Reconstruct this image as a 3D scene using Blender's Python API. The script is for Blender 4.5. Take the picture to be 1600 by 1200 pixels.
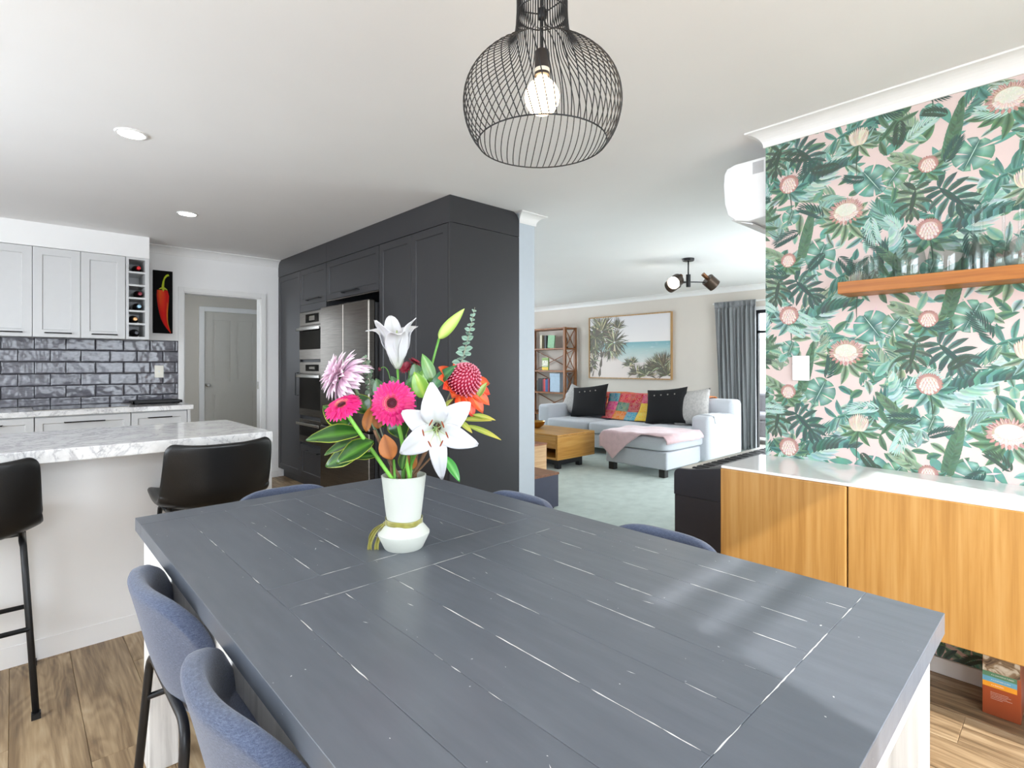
import bpy, bmesh, math, random
from math import sin, cos, pi, sqrt, atan2, radians
from mathutils import Vector, Matrix
random.seed(7)
SC = bpy.context.scene
COL = SC.collection
for o in list(bpy.data.objects): bpy.data.objects.remove(o)

# ------------------------------------------------------------------ camera, sky, sun, exposure
F = 833.0; TH = math.atan2(780.0, F)                     # focal length in pixels of a 1600 px frame, yaw from +Y towards +X
cam = bpy.data.cameras.new('camera'); co = bpy.data.objects.new('camera', cam); COL.objects.link(co)
cam.sensor_width = 36.0; cam.sensor_fit = 'HORIZONTAL'; cam.lens = 36.0 * F / 1600.0
cam.shift_y = -30.0 / 1600.0; cam.clip_start = 0.02
co.location = (0, 0, 1.245); co.rotation_euler = (pi/2, 0, -TH)
SC.camera = co
SC.view_settings.view_transform = 'Standard'; SC.view_settings.look = 'None'
SC.view_settings.gamma = 1.0; SC.view_settings.use_curve_mapping = False
SC.view_settings.exposure = 1.10
SC.cycles.use_denoising = True
SC.cycles.max_bounces = 14; SC.cycles.diffuse_bounces = 6; SC.cycles.glossy_bounces = 4; SC.cycles.transmission_bounces = 12
SC.cycles.transparent_max_bounces = 12
SC.cycles.sample_clamp_indirect = 6.0
SC.cycles.caustics_reflective = False; SC.cycles.caustics_refractive = False
w = bpy.data.worlds.new('sky'); SC.world = w; w.use_nodes = True
bg = w.node_tree.nodes['Background']; bg.inputs[0].default_value = (0.845, 0.922, 1.0, 1); bg.inputs[1].default_value = 4.6
sun = bpy.data.lights.new('sun', 'SUN'); so = bpy.data.objects.new('sun', sun); COL.objects.link(so)
sun.energy = 2.6; sun.angle = radians(0.8); sun.color = (1.0, 0.97, 0.93)
so.location = (-1, -6, 6)
so.rotation_euler = Vector((0.30, 1.0, -0.80)).to_track_quat('-Z', 'Y').to_euler()
def portal(loc, rot, sx, sy):
    l = bpy.data.lights.new('window_portal', 'AREA'); l.shape = 'RECTANGLE'; l.size = sx; l.size_y = sy
    l.cycles.is_portal = True
    o = bpy.data.objects.new('window_portal', l); COL.objects.link(o); o.location = loc; o.rotation_euler = rot
portal((1.265, -1.05, 1.10), (pi/2, 0, 0), 1.77, 2.2)        # sliding door behind the table, light travels +Y
portal((-0.75, -1.05, 1.45), (pi/2, 0, 0), 1.3, 1.3)
portal((-2.19, 2.7, 1.5), (pi/2, 0, -pi/2), 3.4, 1.2)      # unseen left-wall window added for fill light, travels +X
portal((5.7, 1.08, 1.05), (pi/2, 0, 0), 1.6, 2.1)
portal((5.2, 8.39, 1.5), (-pi/2, 0, 0), 2.6, 1.2)  # unseen far-wall opening added to brighten the living room
portal((1.01, 7.2, 1.5), (pi/2, 0, -pi/2), .5, .9)           # unseen opening added to brighten the hall
portal((7.79, 2.35, 1.0), (pi/2, 0, pi/2), 1.7, 2.0)            # living room doors

# ------------------------------------------------------------------ helpers
def lin(c):
    c = c / 255.0
    return c / 12.92 if c <= 0.04045 else ((c + 0.055) / 1.055) ** 2.4
def hx(s): return tuple(lin(int(s[i:i+2], 16)) for i in (0, 2, 4))
def jit(c, a): return tuple(min(1, max(0, v * (1 + random.uniform(-a, a)))) for v in c)
def mix(a, b, t): return tuple(x + (y - x) * t for x, y in zip(a, b))

class NT:
    def __init__(s, name):
        s.m = bpy.data.materials.new(name); s.m.use_nodes = True
        s.t = s.m.node_tree; s.b = s.t.nodes['Principled BSDF']
    def n(s, typ, **kw):
        nd = s.t.nodes.new(typ)
        for k, v in kw.items():
            if k[0] == '_': setattr(nd, k[1:], v)
            else: nd.inputs[k.replace('__', ' ')].default_value = v
        return nd
    def l(s, a, b): s.t.links.new(a, b)
    def coord(s, kind='Object', scale=(1, 1, 1), rnd=False):
        tc = s.n('ShaderNodeTexCoord'); mp = s.n('ShaderNodeMapping'); mp.inputs['Scale'].default_value = scale
        s.l(tc.outputs[kind], mp.inputs['Vector'])
        if rnd:
            oi = s.n('ShaderNodeObjectInfo'); ml = s.n('ShaderNodeMath', _operation='MULTIPLY'); ml.inputs[1].default_value = 37.0
            cb = s.n('ShaderNodeCombineXYZ'); s.l(oi.outputs['Random'], ml.inputs[0])
            for i in range(3): s.l(ml.outputs[0], cb.inputs[i])
            s.l(cb.outputs[0], mp.inputs['Location'])
        return mp.outputs[0]
    def ramp(s, fac, stops):
        r = s.n('ShaderNodeValToRGB'); e = r.color_ramp.elements
        while len(e) < len(stops): e.new(0.5)
        for el, (p, c) in zip(e, stops): el.position = p; el.color = (*c, 1)
        s.l(fac, r.inputs[0]); return r.outputs[0]
    def bump(s, h, strength=0.2, dist=0.01):
        b = s.n('ShaderNodeBump'); b.inputs['Strength'].default_value = strength; b.inputs['Distance'].default_value = dist
        s.l(h, b.inputs['Height']); s.l(b.outputs[0], s.b.inputs['Normal'])
    def set(s, **kw):
        for k, v in kw.items(): s.b.inputs[k.replace('__', ' ')].default_value = v
        return s
MATS = {}
def plain(name, c, rough=0.5, metal=0.0, var=0.06, scale=20, bump=0.0, bscale=200, coat=0.0, spec=0.5, sheen=0.0):
    if name in MATS: return MATS[name]
    k = NT(name); c = hx(c) if isinstance(c, str) else c
    nz = k.n('ShaderNodeTexNoise', Scale=scale, Detail=3.0); k.l(k.coord(), nz.inputs['Vector'])
    k.l(k.ramp(nz.outputs[0], [(0.3, tuple(v * (1 - var) for v in c)), (0.7, tuple(min(1, v * (1 + var)) for v in c))]), k.b.inputs['Base Color'])
    k.set(Roughness=rough, Metallic=metal); k.b.inputs['Specular IOR Level'].default_value = spec
    k.b.inputs['Coat Weight'].default_value = coat; k.b.inputs['Sheen Weight'].default_value = sheen
    if bump:
        nb = k.n('ShaderNodeTexNoise', Scale=bscale, Detail=2.0); k.l(k.coord(), nb.inputs['Vector']); k.bump(nb.outputs[0], bump, 0.004)
    MATS[name] = k.m; return k.m
def wood(name, stops, axis=1, scale=1.0, rough=0.45, rnd=True, dist=2.0, coat=0.0, bump=0.05, stretch=14.0, tone=0.0, rings=0.0):
    if name in MATS: return MATS[name]
    k = NT(name); sc = [stretch * scale] * 3; sc[axis] = 1.0 * scale
    v = k.coord('Object', tuple(sc), rnd)
    n1 = k.n('ShaderNodeTexNoise', Scale=1.3, Detail=6.0, Roughness=0.6, Distortion=dist); k.l(v, n1.inputs['Vector'])
    sc2 = [110 * scale] * 3; sc2[axis] = 3.0 * scale
    n2 = k.n('ShaderNodeTexNoise', Scale=1.0, Detail=2.0); k.l(k.coord('Object', tuple(sc2), rnd), n2.inputs['Vector'])
    mx = k.n('ShaderNodeMath', _operation='MULTIPLY_ADD'); mx.inputs[1].default_value = 0.35; k.l(n2.outputs[0], mx.inputs[0]); k.l(n1.outputs[0], mx.inputs[2])
    sb = k.n('ShaderNodeMath', _operation='SUBTRACT'); sb.inputs[1].default_value = 0.175; k.l(mx.outputs[0], sb.inputs[0])
    fac = sb.outputs[0]
    if rings:
        sc3 = [5.0 * scale] * 3; sc3[axis] = .9 * scale
        n3 = k.n('ShaderNodeTexNoise', Scale=1.0, Detail=3.0, Roughness=.45, Distortion=.6); k.l(k.coord('Object', tuple(sc3), rnd), n3.inputs['Vector'])
        q = k.n('ShaderNodeMath', _operation='MULTIPLY'); q.inputs[1].default_value = 110.0; k.l(n3.outputs[0], q.inputs[0])
        sn = k.n('ShaderNodeMath', _operation='SINE'); k.l(q.outputs[0], sn.inputs[0])
        ma = k.n('ShaderNodeMath', _operation='MULTIPLY_ADD'); ma.inputs[1].default_value = rings; k.l(sn.outputs[0], ma.inputs[0]); k.l(fac, ma.inputs[2]); fac = ma.outputs[0]
    if tone:
        oi = k.n('ShaderNodeObjectInfo'); a = k.n('ShaderNodeMath', _operation='MULTIPLY_ADD'); a.inputs[1].default_value = tone; k.l(oi.outputs['Random'], a.inputs[0])
        k.l(fac, a.inputs[2]); c = k.n('ShaderNodeMath', _operation='SUBTRACT'); c.inputs[1].default_value = tone / 2; k.l(a.outputs[0], c.inputs[0]); fac = c.outputs[0]
    k.l(k.ramp(fac, [(p, hx(c)) for p, c in stops]), k.b.inputs['Base Color'])
    k.set(Roughness=rough); k.b.inputs['Coat Weight'].default_value = coat
    if bump: k.bump(n2.outputs[0], bump, 0.003)
    MATS[name] = k.m; return k.m
def painted(name, rough=0.6, bump=0.0):
    if name in MATS: return MATS[name]
    k = NT(name); a = k.n('ShaderNodeAttribute', _attribute_name='Col'); k.l(a.outputs['Color'], k.b.inputs['Base Color'])
    k.set(Roughness=rough)
    if bump:
        nb = k.n('ShaderNodeTexNoise', Scale=400.0, Detail=2.0); k.l(k.coord(), nb.inputs['Vector']); k.bump(nb.outputs[0], bump, 0.003)
    MATS[name] = k.m; return k.m
def emit(name, c, st):
    k = NT(name); k.b.inputs['Emission Color'].default_value = (*c, 1); k.b.inputs['Emission Strength'].default_value = st
    k.b.inputs['Base Color'].default_value = (*c, 1); return k.m
def thin_glass(name, tint=(1, 1, 1)):
    k = NT(name); t = k.t; tr = k.n('ShaderNodeBsdfTransparent'); gl = k.n('ShaderNodeBsdfGlossy'); gl.inputs['Roughness'].default_value = .02
    lw = k.n('ShaderNodeLayerWeight'); lw.inputs['Blend'].default_value = .22
    k.l(k.ramp(lw.outputs['Facing'], [(.0, tint), (.6, tuple(v*.93 for v in tint)), (.95, tuple(v*.45 for v in tint))]), tr.inputs[0])
    r = k.ramp(lw.outputs['Facing'], [(.0, (.05,)*3), (.6, (.10,)*3), (1.0, (.70,)*3)]); mx = k.n('ShaderNodeMixShader'); k.l(r, mx.inputs[0]); k.l(tr.outputs[0], mx.inputs[1]); k.l(gl.outputs[0], mx.inputs[2])
    k.l(mx.outputs[0], t.nodes['Material Output'].inputs['Surface']); t.nodes.remove(k.b); return k.m
def glassy(name, c=(1, 1, 1), rough=0.0, ior=1.45):
    k = NT(name); k.set(Roughness=rough, IOR=ior); k.b.inputs['Transmission Weight'].default_value = 1.0
    nz = k.n('ShaderNodeTexNoise', Scale=3.0); k.l(k.ramp(nz.outputs[0], [(0.3, c), (0.7, tuple(v * 0.98 for v in c))]), k.b.inputs['Base Color'])
    return k.m

class MB:
    """collects geometry for ONE mesh"""
    def __init__(s): s.v = []; s.f = []; s.c = None
    def add(s, vs, fs, col=None):
        b = len(s.v); s.v += [tuple(p) for p in vs]; s.f += [tuple(i + b for i in f) for f in fs]
        if col is not None:
            if s.c is None: s.c = []
            s.c += list(col) if isinstance(col, list) else [col] * len(vs)
        return s
    def box(s, x0, x1, y0, y1, z0, z1, col=None):
        x0, x1 = min(x0, x1), max(x0, x1); y0, y1 = min(y0, y1), max(y0, y1); z0, z1 = min(z0, z1), max(z0, z1)
        return s.add([(x0,y0,z0),(x1,y0,z0),(x1,y1,z0),(x0,y1,z0),(x0,y0,z1),(x1,y0,z1),(x1,y1,z1),(x0,y1,z1)],
              [(3,2,1,0),(4,5,6,7),(0,1,5,4),(1,2,6,5),(2,3,7,6),(3,0,4,7)], col)
    def tube(s, pts, r, n=8, cap=True, closed=False):
        pts = [Vector(p) for p in pts]; N = len(pts); rr = r if isinstance(r, (list, tuple)) else [r] * N
        vs = []; up = None
        for i, p in enumerate(pts):
            a = pts[i - 1] if (i > 0 or closed) else p; b = pts[(i + 1) % N] if (i < N - 1 or closed) else p
            t = (b - a).normalized() if (b - a).length > 1e-9 else Vector((0, 0, 1))
            if up is None: up = t.orthogonal().normalized()
            up = (up - t * up.dot(t)); up = up.normalized() if up.length > 1e-6 else t.orthogonal().normalized()
            sd = t.cross(up)
            for k in range(n):
                an = 2 * pi * k / n; vs.append(p + (up * cos(an) + sd * sin(an)) * rr[i])
        fs = [(i*n+k, i*n+(k+1) % n, ((i+1) % N)*n+(k+1) % n, ((i+1) % N)*n+k) for i in range(N if closed else N - 1) for k in range(n)]
        if cap and not closed: fs += [tuple(range(n - 1, -1, -1)), tuple((N-1)*n + k for k in range(n))]
        return s.add(vs, fs)
    def cyl(s, a, b, r, n=16): return s.tube([a, b], r, n)
    def lathe(s, prof, c=(0, 0, 0), n=32, axis=None):
        """prof: list of (r, z) ; axis: Matrix to orient"""
        vs = []
        for r, z in prof:
            for k in range(n): vs.append(Vector((r * cos(2*pi*k/n), r * sin(2*pi*k/n), z)))
        if axis is not None: vs = [axis @ v for v in vs]
        vs = [v + Vector(c) for v in vs]
        fs = [(i*n+k, i*n+(k+1) % n, (i+1)*n+(k+1) % n, (i+1)*n+k) for i in range(len(prof) - 1) for k in range(n)]
        if prof[0][0] > 1e-5: fs.append(tuple(range(n - 1, -1, -1)))
        if prof[-1][0] > 1e-5: fs.append(tuple((len(prof)-1)*n + k for k in range(n)))
        return s.add(vs, fs)
    def grid(s, fn, nu, nv, colf=None, wrap=False):
        vs = [fn(i / (nu if wrap else nu), j / nv) for j in range(nv + 1) for i in range(nu + (0 if wrap else 1))]
        W = nu if wrap else nu + 1
        fs = [(j*W+i, j*W+(i+1) % W, (j+1)*W+(i+1) % W, (j+1)*W+i) for j in range(nv) for i in range(nu)]
        cl = [colf(i / nu, j / nv) for j in range(nv + 1) for i in range(W)] if colf else None
        return s.add(vs, fs, cl)
    def prism(s, poly, h0, h1, plane='xz'):
        """extrude polygon (u,v) between h0 and h1 along the remaining axis"""
        m = {'xz': lambda u, v, h: (u, h, v), 'yz': lambda u, v, h: (h, u, v), 'xy': lambda u, v, h: (u, v, h)}[plane]
        n = len(poly)
        return s.add([m(u, v, h0) for u, v in poly] + [m(u, v, h1) for u, v in poly],
              [tuple(range(n)), tuple(range(2*n - 1, n - 1, -1))] + [(i, n + i, n + (i+1) % n, (i+1) % n) for i in range(n)])
    def xf(s, M): s.v = [tuple(M @ Vector(p)) for p in s.v]; return s

ORG = {}
def mesh_of(name, mb, org=Vector((0, 0, 0)), smooth=False, bevel=0.0, sub=0, solid=0.0, seg=2, clean=True):
    me = bpy.data.meshes.new(name)
    me.from_pydata([tuple(Vector(p) - org) for p in mb.v], [], mb.f)
    if mb.c is not None:
        ca = me.color_attributes.new('Col', 'FLOAT_COLOR', 'POINT')
        ca.data.foreach_set('color', [x for c in mb.c for x in (*c, 1.0)])
    if clean and mb.c is None:
        bm = bmesh.new(); bm.from_mesh(me)
        bmesh.ops.remove_doubles(bm, verts=bm.verts, dist=1e-6)
        bmesh.ops.recalc_face_normals(bm, faces=bm.faces)
        bm.to_mesh(me); bm.free()
    if smooth:
        me.polygons.foreach_set('use_smooth', [True] * len(me.polygons))
    return me
def obj(name, mb, mat, parent=None, smooth=False, bevel=0.0, sub=0, solid=0.0, seg=2, label=None, kind=None, me=None, ang=None):
    org = ORG[parent.name] if parent else Vector((0, 0, 0))
    me = me or mesh_of(name, mb, org, smooth)
    o = bpy.data.objects.new(name, me); COL.objects.link(o)
    if mat and not me.materials: me.materials.append(mat)
    if parent: o.parent = parent
    ORG[o.name] = org
    if solid:
        md = o.modifiers.new('solid', 'SOLIDIFY'); md.thickness = solid; md.offset = 0
    if bevel:
        md = o.modifiers.new('bevel', 'BEVEL'); md.width = bevel; md.segments = seg; md.limit_method = 'ANGLE'; md.angle_limit = radians(35)
    if sub:
        md = o.modifiers.new('sub', 'SUBSURF'); md.levels = sub; md.render_levels = sub
    if ang:
        me.set_sharp_from_angle(angle=radians(ang))
    if label: o['label'] = label
    if kind: o['kind'] = kind
    return o
def tag(o, label, cat, group=None):
    o['label'] = label; o['category'] = cat
    if group: o['group'] = group
    return o
def thing(name, loc, label, cat, group=None):
    o = bpy.data.objects.new(name, None); COL.objects.link(o); o.location = loc; o.empty_display_size = 0.1
    ORG[o.name] = Vector(loc); return tag(o, label, cat, group)
def struct(name, mb, mat, parent=None, **kw):
    o = obj(name, mb, mat, parent, **kw)
    if not parent: o['kind'] = 'structure'
    return o
def copy_thing(o, loc, rot, label, group=None):
    def rec(q, par):
        c = q.copy(); COL.objects.link(c)
        if par: c.parent = par
        for ch in q.children: rec(ch, c)
        return c
    c = rec(o, None); c.location = loc; c.rotation_euler = (0, 0, rot); c['label'] = label
    if group: c['group'] = group
    return c
def box(*a): return MB().box(*a)

# ------------------------------------------------------------------ shared materials
M_white = plain('white_plaster', 'f2f1f0', 0.75, var=0.012, scale=3)
M_ceil = plain('ceiling_paint', 'eeedec', 0.8, var=0.012, scale=2)
M_trim = plain('gloss_white_trim', 'ecebe9', 0.35, var=0.01)
M_beige = plain('warm_beige_paint', 'dad2c8', 0.8, var=0.015, scale=3)
M_hall = plain('hall_paint', 'd0cac0', 0.8, var=0.015, scale=3)
M_cab = plain('white_cabinet_lacquer', 'cdcdcd', 0.32, var=0.01)
M_char = plain('charcoal_cabinet_lacquer', '313134', 0.42, var=0.02)
M_black = plain('black_metal', '1c1d20', 0.4, metal=0.2, var=0.05)
M_steel = NT('brushed_steel'); 
_v = M_steel.coord('Object', (1, 1, 60)); _n = M_steel.n('ShaderNodeTexNoise', Scale=6.0, Detail=3.0); M_steel.l(_v, _n.inputs['Vector'])
M_steel.l(M_steel.ramp(_n.outputs[0], [(0.3, hx('6b655f')), (0.7, hx('858079'))]), M_steel.b.inputs['Base Color'])
M_steel.set(Roughness=0.27, Metallic=1.0); M_steel = M_steel.m
M_chrome = plain('polished_chrome', 'd6d4d0', 0.15, metal=1.0)
M_blackglass = plain('black_oven_glass', '0b0b0c', 0.06, var=0.1)
M_oak = wood('golden_oak_veneer', [(0.25, '96682f'), (0.5, 'ad7f42'), (0.75, 'b98f54')], axis=2, scale=1.0, rough=0.38, dist=0.35, stretch=22)
M_shelfwood = wood('orange_timber', [(0.25, '8c4e16'), (0.5, 'aa6624'), (0.8, 'bd7d38')], axis=1, scale=1.3, rough=0.42, dist=0.6)
M_floor = wood('oak_vinyl_plank', [(0.20, '544332'), (0.40, '887053'), (0.58, 'ab9271'), (0.8, 'c0ac8d')], axis=1, scale=1.0, rough=0.42, dist=1.2, stretch=13, tone=0.14, bump=0.08, rings=.045)
def marble(name):
    k = NT(name); v = k.coord('Object', (1, 1, 1))
    n = k.n('ShaderNodeTexNoise', Scale=3.5, Detail=8.0, Roughness=0.62, Distortion=1.6); k.l(v, n.inputs['Vector'])
    n2 = k.n('ShaderNodeTexNoise', Scale=26.0, Detail=6.0, Distortion=2.5); k.l(v, n2.inputs['Vector'])
    a = k.ramp(n.outputs[0], [(0.40, hx('f0efee')), (0.475, hx('e6e5e4')), (0.5, hx('c6c5c7')), (0.525, hx('e6e5e4')), (0.62, hx('f0efee'))])
    b = k.ramp(n2.outputs[0], [(0.31, hx('b0afb2')), (0.37, hx('f2f2f2')), (0.6, hx('ffffff'))])
    m = k.n('ShaderNodeMix', _data_type='RGBA', _blend_type='MULTIPLY'); m.inputs[0].default_value = 0.6
    k.l(a, m.inputs[6]); k.l(b, m.inputs[7]); k.l(m.outputs[2], k.b.inputs['Base Color']); k.set(Roughness=0.12); return k.m
M_marble = marble('white_marble_laminate')
# ------------------------------------------------------------------ the setting
CE = 2.4
XR, XN, YK, XB = 2.74, 2.81, 6.12, 7.8     # wallpapered wall face, nib wall face, kitchen wall face, living room back wall face
struct('floor', box(-2.2, 2.79, -1.16, 6.22, -0.06, -0.012), M_floor)
FLOOR = bpy.data.objects['floor']
struct('floor', box(1.0, 2.81, 6.22, 8.4, -0.06, 0.0), M_floor)
def carpet_mat():
    k = NT('sage_carpet'); v = k.coord('Object', (1, 1, 1))
    n = k.n('ShaderNodeTexNoise', Scale=220.0, Detail=3.0); k.l(v, n.inputs['Vector'])
    n2 = k.n('ShaderNodeTexNoise', Scale=9.0, Detail=4.0); k.l(v, n2.inputs['Vector'])
    m = k.n('ShaderNodeMath', _operation='MULTIPLY_ADD'); m.inputs[1].default_value = 0.6; k.l(n.outputs[0], m.inputs[0])
    s = k.n('ShaderNodeMath', _operation='MULTIPLY'); s.inputs[1].default_value = 0.4; k.l(n2.outputs[0], s.inputs[0]); k.l(s.outputs[0], m.inputs[2])
    k.l(k.ramp(m.outputs[0], [(0.3, hx('92a29b')), (0.5, hx('b3c2ba')), (0.7, hx('c8d5cd'))]), k.b.inputs['Base Color'])
    k.set(Roughness=0.95); k.b.inputs['Sheen Weight'].default_value = 0.3; k.bump(n.outputs[0], 0.6, 0.006); return k.m
struct('floor', box(2.79, 7.9, 0.97, 8.4, -0.06, 0.0), carpet_mat())
pk = {}
for ci in range(26):
    x0 = -2.10 + 0.19 * ci
    x1 = min(x0 + 0.19, 2.79)
    off = [0.15, 0.75, 0.40, 1.02, 0.60][ci % 5]
    y = -1.16 - off + 0.02
    while y < 6.2:
        a, b = max(y, -1.05), min(y + 1.22, 6.215)
        if b - a > 0.04:
            key = (round(x1 - x0, 3), round(b - a, 3))
            if key not in pk:
                W, L = x1 - x0, b - a
                mb = MB(); e = 0.0015
                mb.add([(0.0004, 0.0004, -0.012), (W-.0004, .0004, -.012), (W-.0004, L-.0004, -.012), (.0004, L-.0004, -.012),
                        (.0004, .0004, -e), (W-.0004, .0004, -e), (W-.0004, L-.0004, -e), (.0004, L-.0004, -e),
                        (e, e, 0), (W-e, e, 0), (W-e, L-e, 0), (e, L-e, 0)],
                       [(0,1,5,4),(1,2,6,5),(2,3,7,6),(3,0,4,7),(4,5,9,8),(5,6,10,9),(6,7,11,10),(7,4,8,11),(8,9,10,11)])
                pk[key] = mesh_of('plank', mb); pk[key].materials.append(M_floor)
            o = bpy.data.objects.new('plank', pk[key]); COL.objects.link(o); o.location = (x0, a, 0); o.parent = FLOOR
        y += 1.22
struct('ceiling', box(-2.3, 7.9, -1.16, 8.5, CE, CE + 0.06), M_ceil)

mb = MB()                                                   # wall behind the camera: wide sliding door and a window
mb.box(-2.3, -1.4, -1.16, -1.06, 0, CE); mb.box(-1.4, -0.1, -1.16, -1.06, 0, 0.8); mb.box(-1.4, -0.1, -1.16, -1.06, 2.1, CE)
mb.box(-0.1, 0.38, -1.16, -1.06, 0, CE); mb.box(0.38, 2.15, -1.16, -1.06, 2.2, CE); mb.box(2.15, 2.84, -1.16, -1.06, 0, CE)
struct('wall_front', mb, M_white)
mb = MB()
mb.box(-2.3, -2.2, -1.06, 1.0, 0, CE); mb.box(-2.3, -2.2, 1.0, 4.4, 0, 0.9); mb.box(-2.3, -2.2, 1.0, 4.4, 2.1, CE); mb.box(-2.3, -2.2, 4.4, 6.22, 0, CE)
struct('wall_left', mb, M_white)
mb = MB()
mb.box(-2.2, 1.24, YK, 6.22, 0, CE); mb.box(1.98, XN, YK, 6.22, 0, CE); mb.box(1.24, 1.98, YK, 6.22, 1.975, CE)
WK = struct('wall_kitchen', mb, M_white)
WR = struct('wall_right', box(XR, 2.84, -1.06, 1.076, 0, CE), M_white)
mb = MB()
mb.box(2.84, 4.9, 0.976, 1.076, 0, CE); mb.box(4.9, 6.5, 0.976, 1.076, 2.1, CE); mb.box(6.5, 7.9, 0.976, 1.076, 0, CE)
struct('wall_living_side', mb, M_beige)
M_nib = plain('shade_tinted_white_paint', 'c0c9d1', 0.6, var=0.01)  # white wall, bluish tint of its shade put into the colour
struct('wall_nib', box(XN, 2.975, 2.92, 8.4, 0, CE), M_nib)
mb = MB()
mb.box(XB, 7.9, 1.076, 1.5, 0, CE); mb.box(XB, 7.9, 1.5, 3.21, 2.03, CE); mb.box(XB, 7.9, 3.21, 8.4, 0, CE)
struct('wall_back', mb, M_beige)
mb = MB().box(2.975, 3.9, 8.4, 8.5, 0, CE).box(6.5, 7.9, 8.4, 8.5, 0, CE).box(3.9, 6.5, 8.4, 8.5, 0, .9).box(3.9, 6.5, 8.4, 8.5, 2.1, CE)
struct('wall_living_far', mb, M_beige)
mb = MB(); mb.box(1.0, 1.95, 8.4, 8.5, 0, CE); mb.box(1.95, 2.71, 8.4, 8.5, 2.0, CE); mb.box(2.71, 2.975, 8.4, 8.5, 0, CE); mb.box(0.95, 1.0, 6.22, 6.95, 0, CE); mb.box(0.95, 1.0, 7.45, 8.5, 0, CE); mb.box(0.95, 1.0, 6.95, 7.45, 0, 1.05); mb.box(0.95, 1.0, 6.95, 7.45, 1.95, CE)
struct('wall_hall', mb, M_hall)

def cove(name, p0, p1, nrm, s=0.075, mat=M_trim, m0=0, m1=0):
    """cove cornice from p0 to p1 (xy on the wall face), nrm points into the room; m0/m1 mitre (+1 outside corner)"""
    p0, p1, nrm = Vector((*p0, 0)), Vector((*p1, 0)), Vector((*nrm, 0)); t = (p1 - p0).normalized()
    pr = [(0, 0), (0, -s), (0.008, -s)] + [(s - (s-.008)*cos(a), -(s) + (s-.008)*sin(a)) for a in [i * pi/2/8 for i in range(9)]][1:] + [(s, 0)]
    pr = [(d, CE - 0.0005 + z) for d, z in pr]
    A = [p0 + nrm*d - t*(d*m0) + Vector((0,0,z)) for d, z in pr]; B = [p1 + nrm*d + t*(d*m1) + Vector((0,0,z)) for d, z in pr]
    n = len(pr); mb = MB(); mb.add(A + B, [(i, n+i, n+(i+1) % n, (i+1) % n) for i in range(n)] + [tuple(range(n)), tuple(range(2*n-1, n-1, -1))])
    return struct(name, mb, mat)
cove('trim_1', (0.905, YK), (XN, YK), (0, -1))
cove('trim_2', (XR, -1.06), (XR, 1.076), (-1, 0), m1=1)
cove('trim_3', (XR, 1.076), (7.8, 1.076), (0, 1), m0=1)
cove('trim_4', (XB, 1.076), (XB, 8.4), (-1, 0))
cove('trim_5', (XN, 2.92), (2.975, 2.92), (0, -1), m0=0.55, m1=1)
cove('trim_6', (2.975, 2.92), (2.975, 8.4), (1, 0), m0=1)
# plasterboard bulkhead over the wall cupboards
struct('trim_7', box(-2.2, 0.905, 5.78, YK, 2.206, CE), M_white)
# doorway architrave and jambs, then the hall door
mb = MB(); y = YK
mb.box(1.195, 1.243, y-0.018, y, 0, 2.02); mb.box(1.977, 2.025, y-0.018, y, 0, 2.02); mb.box(1.243, 1.977, y-0.018, y, 1.972, 2.02)
mb.box(1.236, 1.254, y-0.004, 6.224, 0, 1.975); mb.box(1.966, 1.984, y-0.004, 6.224, 0, 1.975); mb.box(1.24, 1.98, y-0.004, 6.224, 1.96, 1.976)
struct('trim_8', mb, M_trim, bevel=0.003)
st = struct('trim_9', box(1.958, 1.967, 6.15, 6.175, 0.98, 1.06), M_chrome)
mb = MB(); mb.box(1.89, 1.955, 8.375, 8.4, 0, 2.06); mb.box(2.705, 2.77, 8.375, 8.4, 0, 2.06); mb.box(1.955, 2.705, 8.375, 8.4, 1.995, 2.06)
struct('trim_10', mb, M_trim, bevel=0.004)
def panel_door(x0, x1, z0, z1, y0, y1, panels):
    mb = MB(); mb.box(x0, x1, y0 + 0.012, y1, z0, z1)
    xs = sorted({x0, x1, *[p[0] for p in panels], *[p[1] for p in panels]}); zs = sorted({z0, z1, *[p[2] for p in panels], *[p[3] for p in panels]})
    for i in range(len(xs)-1):
        for j in range(len(zs)-1):
            cx, cz = (xs[i]+xs[i+1])/2, (zs[j]+zs[j+1])/2
            if not any(p[0] < cx < p[1] and p[2] < cz < p[3] for p in panels): mb.box(xs[i], xs[i+1], y0, y0+0.012, zs[j], zs[j+1])
    for p in panels: mb.box(p[0]+0.03, p[1]-0.03, y0+0.004, y0+0.012, p[2]+0.03, p[3]-0.03)
    return mb
D = struct('door_1', panel_door(1.9505, 2.7095, 0.002, 1.9995, 8.405, 8.495, [(2.06, 2.60, 0.2, 0.85), (2.06, 2.29, 1.0, 1.88), (2.37, 2.60, 1.0, 1.88)]), plain('door_paint', 'c9c5bc', 0.5, var=0.01))
mb = MB(); mb.lathe([(0.026, 0), (0.026, 0.006), (0.012, 0.012), (0.011, 0.04), (0.026, 0.05), (0.028, 0.062), (0.018, 0.074), (0, 0.076)], (2.0, 8.405, 0.96), 16, Matrix.Rotation(pi/2, 4, 'X'))
obj('door_knob', mb, M_chrome, D, smooth=True, ang=40)
# skirting boards
def skirt(name, x0, x1, y0, y1, h=0.065): struct(name, box(x0, x1, y0, y1, 0, h), M_trim, bevel=0.004)
skirt('baseboard_right', 2.724, XR, -1.06, 1.09)
skirt('baseboard_right', 2.724, 4.4, 1.076, 1.092)
skirt('baseboard_kitchen', 2.025, 2.16, YK-0.016, YK)
skirt('baseboard_back', XB-0.016, XB, 3.25, 8.4)
skirt('baseboard_nib', 2.975, 2.991, 2.92, 8.4)
skirt('baseboard_hall', 1.0, 1.89, 8.384, 8.4)

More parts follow.
